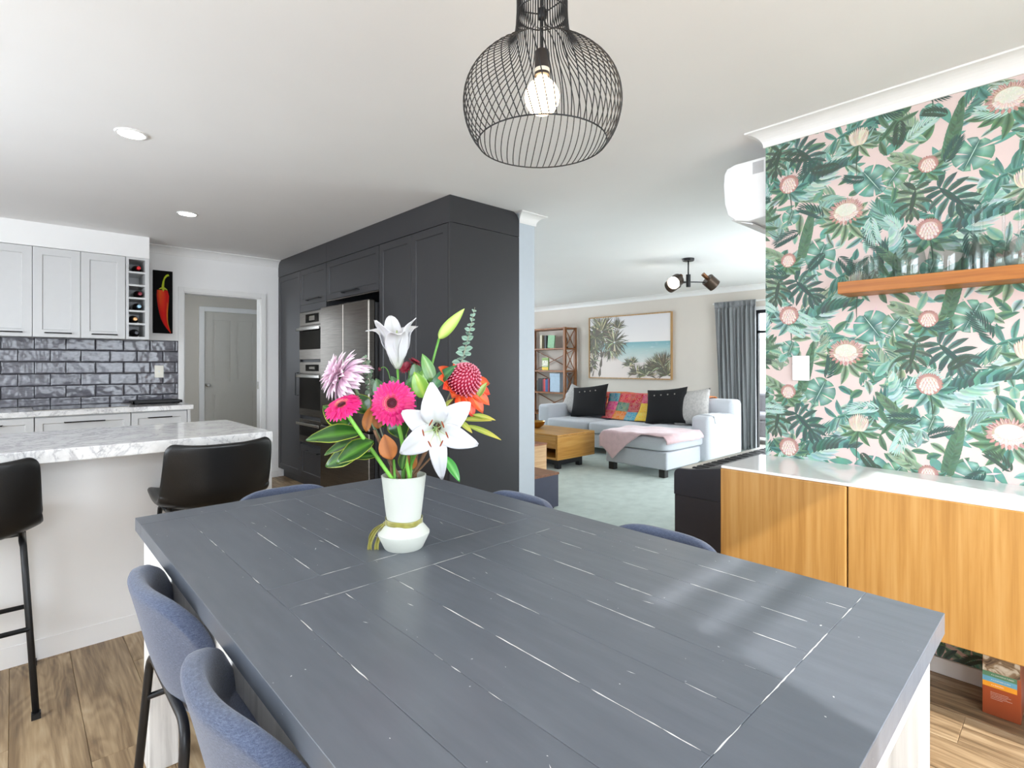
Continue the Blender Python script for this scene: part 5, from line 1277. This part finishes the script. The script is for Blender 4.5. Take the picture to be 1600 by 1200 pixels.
for i in range(4): obj('button', MB().lathe([(.010, 0), (.010, .004), (0, .006)], (0, 0, 0), 10).xf(M_ @ Matrix.Translation((-.075, .14 - .10*i, .135)) @ Matrix.Rotation(-pi/2, 4, 'Y')), plain('shell_button', '8f8a80', .3), t)
pillow('cushion', 3.47, .69, M_furry, 'grey textured cushion at the right end of the sofa against the arm', .49, .36, 6.46, -.14)
# patchwork throw over the sofa back
random.seed(5)
pal = [['2d8aa6', 'c41e3a', 'd6224a', 'd83a92', 'd8412a'], ['e0328a', '4f8a80', 'a81e34', 'e8b81e', 'd8541e'], ['e0762a', 'c42a2a', '3a9ab8', 'e8c22a', 'b03a8a']]
NX, NY = 40, 30
def thr(u, v):
    y = 5.45 - 2.15*u
    s = v
    if s < .25: x, z = 6.78 + .10*(1 - s/.25), .822 - .10*(1 - s/.25)**2
    elif s < .35: q = (s - .25)/.10; x, z = 6.78 - .19*q, .822 - .004*q
    else: q = (s - .35)/.65; x, z = 6.59 - .215*q, .818 - .365*q
    edge = max(0, abs(u - .46) - .20)
    if s > .33 and (u < .27 or u > .68): q2 = min(1, (s - .33)/.1); x, z = 6.565 - .012*q2, .818 - .085*q2*min(1, s)
    return Vector((x - .010*sin(u*31 + v*3) - .004*sin(v*17 + u*9), y + .012*sin(v*7), z + .006*sin(u*23) * (1 if s > .2 else 0) + .006))
def thc(u, v):
    i, j = int(min(.999, max(0, (u - .0)/1.0))*11), int(min(.999, max(0, v - .33)/.67)*3) if v > .33 else 0
    c = hx(pal[j % 3][(i + j) % 5])
    return c
mb = MB()
for cx in range(11):                                     # each patch keeps its own clean colour
    for cy in range(4):
        u0, u1 = cx/11, (cx+1)/11; v0, v1 = [(0, .36), (.36, .58), (.58, .80), (.80, 1.0)][cy]
        c = hx(pal[(cy + cx//5) % 3][(cx*2 + cy*3) % 5]) if not (2 < cx < 8) else hx([['e0762a', 'd8412a', 'd6224a', 'e0762a', 'c41e3a'], ['2d8aa6', 'd6224a', 'c8203c', 'cc2a72', 'd8541e'], ['e0328a', '4f7f70', 'b01e3c', 'e8b81e', 'd8412a'], ['d03050', 'e07a2a', '3a9ab8', 'e8c22a', 'c8203c']][cy][cx - 3])
        mb.grid(lambda u, v: thr(u0 + (u1-u0)*u, v0 + (v1-v0)*v), 5, 10, lambda u, v: c)
k = NT('kantha_cotton'); a = k.n('ShaderNodeAttribute', _attribute_name='Col'); vo = k.n('ShaderNodeTexVoronoi', Scale=24.0); k.l(k.coord(), vo.inputs['Vector'])
f = k.ramp(vo.outputs['Distance'], [(.22, (1, 1, 1)), (.30, (0, 0, 0)), (.42, (0, 0, 0)), (.5, (.7, .7, .7))])
mm = k.n('ShaderNodeMix', _data_type='RGBA', _blend_type='MIX'); mf = k.n('ShaderNodeMath', _operation='MULTIPLY'); mf.inputs[1].default_value = .33; k.l(f, mf.inputs[0]); k.l(mf.outputs[0], mm.inputs[0]); k.l(a.outputs['Color'], mm.inputs[6])
hs = k.n('ShaderNodeMix', _data_type='RGBA'); k.l(vo.outputs['Color'], hs.inputs[7]); hs.inputs[6].default_value = (*hx('f2d9a0'), 1); hs.inputs[0].default_value = .35; k.l(hs.outputs[2], mm.inputs[7])
k.l(mm.outputs[2], k.b.inputs['Base Color']); k.set(Roughness=.9)
o = obj('patchwork_throw', mb, k.m, smooth=True, solid=.008); tag(o, 'multicoloured patchwork throw draped over the sofa back between black cushions', 'throw')
# dusty pink throw across the chaise
def pk_(u, v):
    # u across the chaise from the left edge (large y) to the right; v from the rear towards the front, then over the edge
    y = 3.955 - .93*u
    ln = (.52 + .18*u) if False else 1.0
    front = 5.155; xr = 5.95 - .25*(1 - u)**2
    hang = .32*max(0, 1 - abs(u - .20)/.42)**1.1 if u < .62 else 0
    xe = front if u < .62 else front + (u - .62)*1.1
    tot = (xr - xe) + hang; s = v*tot
    if s < xr - xe: x, z = xr - s, .462
    else: x, z = front - .012, .462 - (s - (xr - xe)) - .004
    if u > .93: z -= .10*(u - .93)/.07*min(1, .9); y = max(y, 3.052)
    if u < .04: z -= .05*(.04 - u)/.04
    return Vector((x, y, z + .007 + .004*sin(u*20 + v*6) + .004*sin(v*15)))
o = obj('pink_throw', MB().grid(pk_, 40, 40), plain('dusty_pink_fleece', 'd9b9bc', .95, sheen=.6, bump=.4, bscale=150), smooth=True, solid=.012); tag(o, 'dusty pink fleece throw spread over the chaise', 'throw')
# small grey cloth with dark edge on the right arm
o = obj('arm_cloth', MB().grid(lambda u, v: Vector((6.10 + .28*v, [3.235, 3.215, 3.15, 3.06, 2.99, 2.975][int(round(u*5))], [.56, .628, .643, .643, .628, .55][int(round(u*5))])), 5, 6), plain('white_cloth', 'dddfe2', .9), smooth=True, solid=.006); tag(o, 'small folded white cloth laid over the right sofa arm', 'cloth')
# coffee table
t = thing('coffee_table', (4.95, 4.8, 0), 'low golden timber coffee table with open shelf slot and black base', 'table')
M_ct = wood('honey_timber', [(.25, '9a6424'), (.5, 'bb8840'), (.8, 'cfa15e')], axis=1, scale=1.0, rough=.35, dist=.7)
M_ct2 = wood('honey_timber_end', [(.25, '9a6424'), (.5, 'bb8840'), (.8, 'cfa15e')], axis=0, scale=1.0, rough=.35, dist=.7)
obj('top', box(4.62, 5.31, 4.16, 5.50, .40, .425), M_ct, t, bevel=.003)
obj('end_panel', box(4.62, 5.31, 4.16, 4.19, .13, .399), M_ct2, t, bevel=.002); obj('end_panel', box(4.62, 5.31, 5.47, 5.50, .13, .399), M_ct2, t, bevel=.002)
obj('drawer_front', box(4.622, 4.64, 4.192, 5.468, .275, .398), M_ct, t, bevel=.002); obj('bottom_board', box(4.622, 5.308, 4.192, 5.468, .13, .155), M_ct, t)
obj('middle_board', box(4.645, 5.308, 4.192, 5.468, .255, .274), M_ct, t); obj('back_panel', box(5.28, 5.308, 4.192, 5.468, .156, .398), M_ct, t)
obj('base', box(4.74, 5.19, 4.26, 5.40, .05, .129), M_black, t)
for x in (4.74, 5.13):
    for y in (4.26, 5.34): obj('foot', box(x, x + .06, y, y + .06, 0, .05), M_black, t)
bw = at(853, 660, 6.8); bx, by = 4.98, 4.86
tag(obj('brass_bowl', MB().lathe([(0, 0), (.055, .0), (.06, .006), (.10, .035), (.118, .075), (.122, .085), (.118, .086), (.112, .075), (.095, .04), (.05, .012), (0, .010)], (0, 0, 0), 32), plain('brushed_brass', 'b58a48', .25, metal=1.0), smooth=True, ang=60), 'round brass bowl on the timber coffee table', 'bowl').location = (bx, by, .4255)
# low media unit behind the nib wall
t = thing('media_unit', (3.25, 3.8, 0), 'low dark navy media unit with timber top behind the nib wall', 'cabinet')
M_navy = plain('navy_lacquer', '34364a', .45)
obj('body', box(2.995, 3.455, 3.10, 5.0, .02, .295), M_navy, t, bevel=.003); obj('top', box(2.993, 3.46, 3.095, 5.005, .296, .316), wood('walnut_top', [(.3, '6a3f24'), (.6, '8f5a36'), (.8, 'a06c44')], axis=1, rough=.4), t, bevel=.002)
obj('plinth', box(3.02, 3.43, 3.13, 4.97, 0, .02), M_black, t)
t = thing('timber_box', (3.7, 4.2, 0), 'pale timber side unit with brown top standing behind the navy media unit', 'cabinet')
bx0 = 3.56
obj('body', box(3.40, 4.02, 3.735, 4.6, .30, .44) if False else box(3.50, 4.03, 3.78, 4.7, .03, .42), wood('pale_timber', [(.3, 'b98d60'), (.6, 'd2aa7c'), (.8, 'dbb88e')], axis=0, rough=.5), t, bevel=.003)
obj('top', box(3.495, 4.035, 3.775, 4.705, .421, .437), wood('chestnut_top', [(.3, '7a4526'), (.6, 'a0623a'), (.8, 'b4774c')], axis=1, rough=.4), t, bevel=.002)
obj('plinth', box(3.52, 4.01, 3.80, 4.68, 0, .03), M_black, t)
# beach picture
t = thing('beach_picture', (XB, 5.37, 1.55), 'large timber framed beach photograph with pandanus palm above the sofa', 'picture')
M_fr = wood('pale_oak_frame', [(.3, 'a07a4c'), (.6, 'c29a66'), (.8, 'd0aa78')], axis=2, rough=.5)
PY0, PY1, PZ0, PZ1 = 4.52, 6.215, 1.0, 2.11
X0, X1 = XB - .045, XB - .001
for a in ((X0, X1, PY0, PY1, PZ1 - .018, PZ1), (X0, X1, PY0, PY1, PZ0, PZ0 + .018), (X0, X1, PY0, PY0 + .018, PZ0 + .018, PZ1 - .018), (X0, X1, PY1 - .018, PY1, PZ0 + .018, PZ1 - .018)): obj('frame_rail', box(*a), M_fr, t)
obj('backing', box(XB - .030, X1, PY0 + .019, PY1 - .019, PZ0 + .019, PZ1 - .019), plain('canvas_white', 'e6e2de', .7), t)
random.seed(9); A = Art(); PW, PH = PY1 - PY0 - .038, PZ1 - PZ0 - .038
def quad(u0, u1, v0, v1, c0, c1, n=1):
    for i in range(n):
        a, b = i/n, (i+1)/n; A.poly([(u0, v0+(v1-v0)*a), (u1, v0+(v1-v0)*a), (u1, v0+(v1-v0)*b), (u0, v0+(v1-v0)*b)], [mix(c0, c1, a)]*2 + [mix(c0, c1, b)]*2, [(0, 1, 2, 3)])
quad(0, PW, 0, PH, hx('e9dfda'), hx('e9dfda')); quad(0, PW, .57*PH, PH, hx('efe9e6'), hx('e3e0e2'), 3)
quad(0, PW, .25*PH, .47*PH, hx('dcdcd6'), hx('a9c7c4'), 3); quad(0, PW, .47*PH, .575*PH, hx('a5c6c6'), hx('77adb6'), 3)
for i in range(90):
    v = random.uniform(.3, .56)*PH; u = random.uniform(.3, 1)*PW; A.leaf((u, v), 0, random.uniform(.03, .12), .002, hx('cfe0dc') if random.random() < .6 else hx('86b2b6'), hx('b9d3d0'), n=3)
A.poly([(0, 0), (.75*PW, 0), (.62*PW, .14*PH), (.42*PW, .26*PH), (.25*PW, .42*PH), (0, .44*PH)], [hx('e6d9d2')]*6, [(0, 1, 2, 3, 4, 5)])
DK, MD, LT = hx('2b2a22'), hx('6a6b48'), hx('c9c2a0')
def trunk(pts, w):
    for i in range(len(pts)-1):
        a, b = pts[i], pts[i+1]; A.leaf(a, atan2(b[1]-a[1], b[0]-a[0]), sqrt((b[0]-a[0])**2+(b[1]-a[1])**2)*1.25, w, hx('4a4238'), hx('6f6252'), n=4, pw=.5)
def tuft(c, R, n, a0=0, a1=2*pi, w=.012, cols=(DK, MD, LT)):
    for i in range(n):
        a = random.uniform(a0, a1); L = R*random.uniform(.6, 1.1); col = random.choices(cols, (8, 3, 2))[0]
        A.leaf((c[0] + .05*R*cos(a), c[1] + .05*R*sin(a)), a, L, w*random.uniform(.6, 1.2), jit(col, .2), jit(mix(col, LT, .3), .2), random.choice((-1, 1))*random.uniform(.2, .9) - .5*cos(a), n=5, pw=.55)
trunk([(.215, 0), (.24, .16), (.27, .34), (.26, .5)], .03); trunk([(.06, 0), (.09, .12), (.13, .26), (.2, .4)], .014); trunk([(.27, .34), (.33, .5), (.42, .6)], .02)
tuft((.12, .52), .20, 60); tuft((.05, .60), .20, 50); tuft((.27, .82), .36, 120, w=.016); tuft((.13, .72), .25, 70, w=.014); tuft((.55, .62), .30, 110, w=.012); tuft((.62, .86), .22, 40, .2, 2.6, .008); tuft((.45, .48), .2, 60, 3.4, 6.0, .008); tuft((.05, .2), .16, 30); tuft((.1, .3), .15, 20)
for c, R, n in (((1.02, .06), .2, 60), ((1.2, .04), .22, 80), ((1.38, .12), .26, 100), ((1.52, .18), .28, 110), ((1.6, .05), .25, 90), ((.86, .2), .16, 35), ((.93, .26), .12, 25)): tuft(c, R, n, .0, pi, .010)
bm = bmesh.new(); lay = bm.verts.layers.float_color.new('Col'); vs = []
for (u, v, l), c in zip(A.v, A.c):
    bv = bm.verts.new((-.0302 - l*6e-6, PY1 - .019 - u - 5.37, PZ0 + .019 + v - 1.55)); bv[lay] = (*c, 1); vs.append(bv)
for f in A.f: bm.faces.new([vs[i] for i in f])
for co_, no in (((0, PY1 - .019 - 5.37, 0), (0, 1, 0)), ((0, PY0 + .019 - 5.37, 0), (0, -1, 0)), ((0, 0, PZ1 - .019 - 1.55), (0, 0, 1)), ((0, 0, PZ0 + .019 - 1.55), (0, 0, -1))):
    bmesh.ops.bisect_plane(bm, geom=bm.verts[:] + bm.edges[:] + bm.faces[:], plane_co=co_, plane_no=no, clear_outer=True)
me = bpy.data.meshes.new('beach_print'); bm.to_mesh(me); bm.free(); q = obj('beach_print', None, painted('photo_print', .45), t, me=me); q['kind'] = 'stuff'
# curtain
t = thing('curtain', (7.62, 3.43, 0), 'grey pleated full-length curtain drawn beside the living room window', 'curtain')
def cur(u, v):
    y = 3.735 - .60*u - .055*(1 - v)*(1 - u) + .05*(1 - v)*(1-u)*0; y -= .02*(1-v)
    f = .035 + .012*sin(v*5 + u*30); a = u*2*pi*10 + .5*sin(v*3 + u*9)
    if v > .955: f = .012
    return Vector((7.66 + f*sin(a) + .010*sin(u*50 + v*4), y + .012*cos(a), .03 + 2.145*v))
obj('cloth', MB().grid(cur, 160, 30), fabric('grey_curtain_linen', ('75777a', '929496', 'a8aaac'), 350), t, smooth=True, solid=.003)
obj('heading_tape', MB().grid(lambda u, v: cur(u, .957 + .04*v) + Vector((-.006, 0, 0)), 160, 2), fabric('grey_curtain_head', ('6a6c70', '848688', '989a9c'), 350), t, smooth=True, solid=.003)
obj('track', box(7.70, 7.73, 1.4, 3.8, 2.15, 2.17), M_trim, t)
# air conditioner on the return wall
t = thing('air_conditioner', (3.15, 1.08, 2.1), 'white wall-mounted air conditioner beside the wallpapered wall', 'air conditioner')
pr = [(1.0775, 1.995), (1.0775, 2.295), (1.24, 2.295), (1.285, 2.283), (1.300, 2.255), (1.304, 2.20), (1.298, 2.10), (1.280, 2.035), (1.24, 2.0), (1.17, 1.985)]
obj('casing', MB().prism(pr, 2.765, 3.56, 'yz'), plain('white_plastic', 'f1f1f2', .35, var=.01), t, bevel=.006, seg=2)
obj('louvre', MB().prism([(1.16, 1.977), (1.165, 1.972), (1.272, 2.012), (1.276, 2.020)], 2.80, 3.52, 'yz'), plain('white_plastic', 'f1f1f2', .35, var=.01), t)
obj('air_slot', box(2.82, 3.50, 1.172, 1.176, 1.9835, 1.9865), M_black, t)
obj('rating_label', box(2.7640, 2.7648, 1.095, 1.15, 2.22, 2.28), plain('printed_label', 'b9b9bb', .5), t)
# digital piano along the return wall
t = thing('digital_piano', (3.4, 1.4, 0), 'black digital piano with open keyboard beside the oak sideboard', 'piano')
M_pno = plain('satin_black_piano', '23232b', .38)
def rnd(y0, y1, z0, z1, r):
    return [(y0, z0), (y1, z0)] + [(y1 - r + r*cos(a), z1 - r + r*sin(a)) for a in [i*pi/2/6 for i in range(7)]] + [(y0, z1 + .06), ]
PX0, PX1 = 2.79, 4.16
for x in (PX0, PX1 - .03):
    o = obj('end_cheek', MB().prism([(1.10, .50), (1.61, .50), (1.61, .615)] + [(1.575 + .035*cos(a), .615 + .035*sin(a)) for a in [i*pi/2/6 for i in range(1, 7)]] + [(1.50, .655), (1.33, .685), (1.10, .72)], x, x + .03, 'yz'), M_pno, t, bevel=.002)
    obj('leg_panel', box(x + .001, x + .029, 1.13, 1.605, 0, .499), plain('piano_leg_black', '242127', .5), t)
obj('key_bed', box(PX0 + .031, PX1 - .031, 1.12, 1.605, .50, .60), M_pno, t)
obj('key_slip', box(PX0 + .031, PX1 - .031, 1.588, 1.605, .601, .632), M_pno, t)
obj('control_panel', MB().prism([(1.12, .601), (1.425, .601), (1.425, .668), (1.30, .692), (1.12, .72)], PX0 + .031, PX1 - .031, 'yz'), M_pno, t)
obj('panel_strip', MB().prism([(1.37, .6795), (1.42, .670), (1.42, .6715), (1.37, .681)], PX0 + .05, PX1 - .05, 'yz'), plain('panel_grey', '5d5d62', .4), t)
obj('back_panel', box(PX0 + .031, PX1 - .031, 1.135, 1.15, .12, .499), M_pno, t)
kw = (PX1 - PX0 - .064)/52
M_ivory = plain('white_key', 'dedad0', .3); M_ebony = plain('black_key', '1a1a1c', .35)
wk = None
for i in range(52):
    if wk is None: wk = mesh_of('white_key', MB().box(.0005, kw - .0005, 0, .155, 0, .020)); wk.materials.append(M_ivory)
    o = bpy.data.objects.new('white_key', wk); COL.objects.link(o); o.parent = t; o.location = Vector((PX0 + .032 + kw*i, 1.430, .632)) - Vector((3.4, 1.4, 0))
bkm = mesh_of('black_key', MB().prism([(0, 0), (.095, 0), (.092, .008), (.085, .011), (0, .011)], -.0055, .0055, 'yz')); bkm.materials.append(M_ebony)
for i in range(51):
    if (i + 5) % 7 in (0, 1, 3, 4, 5):
        o = bpy.data.objects.new('black_key', bkm); COL.objects.link(o); o.parent = t; o.location = Vector((PX0 + .032 + kw*(i + 1), 1.430, .6525)) - Vector((3.4, 1.4, 0))
# three-head ceiling spotlight
sx, sy = 5.36, 2.92
t = thing('ceiling_spotlight', (sx, sy, CE), 'black ceiling light with three adjustable copper-lined spot heads', 'light')
obj('ceiling_plate', MB().lathe([(0, CE - .028), (.058, CE - .028), (.062, CE - .02), (.062, CE)], (sx, sy, 0), 28), M_black, t, smooth=True, ang=40)
obj('stem', MB().tube([(sx, sy, CE - .02), (sx, sy, CE - .19)], .008, 8), M_black, t, smooth=True)
obj('hub', MB().tube([(sx, sy, CE - .175), (sx, sy, CE - .31)], .024, 16), M_black, t, smooth=True, ang=40)
M_cop = plain('antique_copper', '8a6248', .3, metal=.9); M_brz = plain('smoked_bronze', '4a3d33', .3, metal=.7); M_lamp = emit('lamp_lens', (1.0, .93, .82), 10.0)
for dirr, arm_l, tilt in ((-RT*1.0 - FW*.25, .10, -RT*.55 - FW*.6 - U3*.35), (RT*.95 + FW*.1, .20, RT*.80 + FW*.15 - U3*.62), (-RT*.5 + FW*.85, .16, FW*.7 - RT*.4 - U3*.3)):
    dirr = dirr.normalized(); tilt = tilt.normalized(); h = Vector((sx, sy, CE - .255)); e = h + dirr*arm_l
    obj('arm', MB().tube([h, e], .006, 8), M_black, t)
    kn = obj('spot_head', MB().lathe([(0, -.055), (.068, -.055), (.071, -.052), (.071, .060), (.068, .060), (.068, -.036), (0, -.036)], e + dirr*.055, 24, tilt.to_track_quat('Z', 'Y').to_matrix().to_4x4()), M_brz, t, smooth=True, ang=40)
    obj('lamp', MB().lathe([(.060, .0), (.064, .042), (.054, .062), (.025, .072), (0, .074)], e + dirr*.055, 24, tilt.to_track_quat('Z', 'Y').to_matrix().to_4x4()), M_lamp, kn, smooth=True)
    obj('knuckle', MB().lathe([(0, 0), (.022, 0), (.022, .075), (0, .075)], e + dirr*.055 - tilt*.048 + U3*.012, 16, (-tilt*.75 + U3*.5 - dirr*.5).normalized().to_track_quat('Z', 'Y').to_matrix().to_4x4()), M_cop, kn, smooth=True, ang=40)
# bookcase
t = thing('bookcase', (7.55, 7.0, 0), 'open timber bookcase with crossed side braces behind the sofa', 'bookcase')
M_bk = wood('chestnut_timber', [(.3, '6f4322'), (.6, '935c30'), (.8, 'a87040')], axis=2, rough=.45, dist=.6)
BX0, BX1, BY0_, BY1_ = 7.42, 7.76, 6.50, 7.60
for x in (BX0, BX1 - .045):
    for y in (BY0_, BY1_ - .045): obj('post', box(x, x + .045, y, y + .045, 0, 1.945), M_bk, t)
SH = [.30, .715, 1.125, 1.545, 1.925]
for z in SH: obj('shelf', box(BX0 + .002, BX1 - .002, BY0_ + .002, BY1_ - .002, z - .012, z + .014), M_bk, t, bevel=.002)
for i in range(4):
    z0, z1 = SH[i] + .014, SH[i+1] - .012
    for yy in (BY0_ + .022, BY1_ - .022):
        for a, b in ((z0, z1), (z1, z0)): obj('side_brace', MB().tube([(BX0 + .045, yy, a), (BX1 - .045, yy, b)], .008, 4), M_bk, t)
    if i != 3:
        for a, b in ((z0, z1), (z1, z0)): obj('back_brace', MB().tube([(BX1 - .02, BY0_ + .045, a), (BX1 - .02, BY1_ - .045, b)], .010, 4), M_bk, t)
def book(y, z, w, h, col, label, grp, d=.16, lean=0.0, x=7.50, face=False):
    t = thing('book', (x, y, z), label, 'book', grp)
    if face: m1 = box(x, x + .025, y - w/2, y + w/2, z, z + h); m2 = box(x + .0255, x + .027, y - w/2 + .004, y + w/2 - .004, z + .004, z + h - .004)
    else: m1 = box(x, x + d, y - w/2, y + w/2, z, z + h); m2 = box(x + .004, x + d + .001, y - w/2 + .003, y + w/2 - .003, z + .004, z + h + .0005)
    obj('cover', m1, plain('cover_' + col, col, .5, var=.12, scale=40), t); obj('pages', m2, plain('paper', 'e8e2d4', .8), t)
    if lean: t.rotation_euler = (lean, 0, 0)
    return t
Z3, Z2, Z1 = 1.560, 1.140, .730
book(7.185, Z3, .035, .26, 'd8cdb0', 'cream book standing alone on the top bookcase shelf', 'books in the bookcase')
book(7.07, Z3, .05, .25, '23282c', 'dark book standing behind the green one on the top shelf', 'books in the bookcase')
book(6.93, Z3 + .004, .17, .245, '7fae84', 'green book leaning face out on the top bookcase shelf', 'books in the bookcase', face=True, lean=.09)
t = thing('figurine', (7.58, 6.62, Z3), 'small dark curled ornament on the top bookcase shelf', 'ornament')
obj('base', box(7.55, 7.61, 6.585, 6.655, Z3, Z3 + .025), M_black, t); obj('loop', MB().tube([(7.58, 6.62 + .045*sin(a)*.8, Z3 + .115 - .09*cos(a)) for a in [i*2*pi/14 for i in range(14)]], .010, 7, closed=True), plain('dark_bronze', '3a322c', .35, metal=.7), t, smooth=True)
b = book(7.075, Z2, .165, .24, '7d9a4e', 'bright green and yellow book standing face out on the middle shelf', 'books in the bookcase', face=True)
obj('cover_band', box(7.4985, 7.4998, 6.995, 7.155, Z2 + .004, Z2 + .06), plain('yellow_band', 'e3c02a', .5), b); obj('cover_photo', box(7.4985, 7.4998, 7.0, 7.15, Z2 + .075, Z2 + .19), plain('pale_cover_photo', 'c9c7b4', .5, var=.5, scale=30), b)
random.seed(3)
y = 7.30
for i, (w_, h_, c, nm) in enumerate([(.035, .21, '3c4238', 'dark olive'), (.04, .25, '191a1c', 'tall black'), (.035, .24, '26262a', 'charcoal'), (.045, .255, '141416', 'thick black'), (.03, .24, '8a2430', 'dark red'), (.035, .245, 'c23a36', 'bright red'), (.03, .23, '2f5f94', 'blue'), (.035, .245, '24487c', 'navy blue'), (.03, .25, '9a2c34', 'maroon')]):
    book(y - w_/2, Z1, w_, h_, c, '%s spined book in the row on the lowest visible bookcase shelf' % nm, 'books in the bookcase'); y -= w_ + .002
t = thing('storage_box', (7.6, 6.8, Z1), 'pale blue storage box on the lowest visible bookcase shelf', 'box')
obj('body', box(7.47, 7.70, 6.67, 6.92, Z1, Z1 + .30), plain('pale_blue_card', 'a9bccd', .7), t, bevel=.004); obj('lid', box(7.465, 7.705, 6.665, 6.925, Z1 + .301, Z1 + .355), plain('pale_blue_card', 'a9bccd', .7), t, bevel=.004)
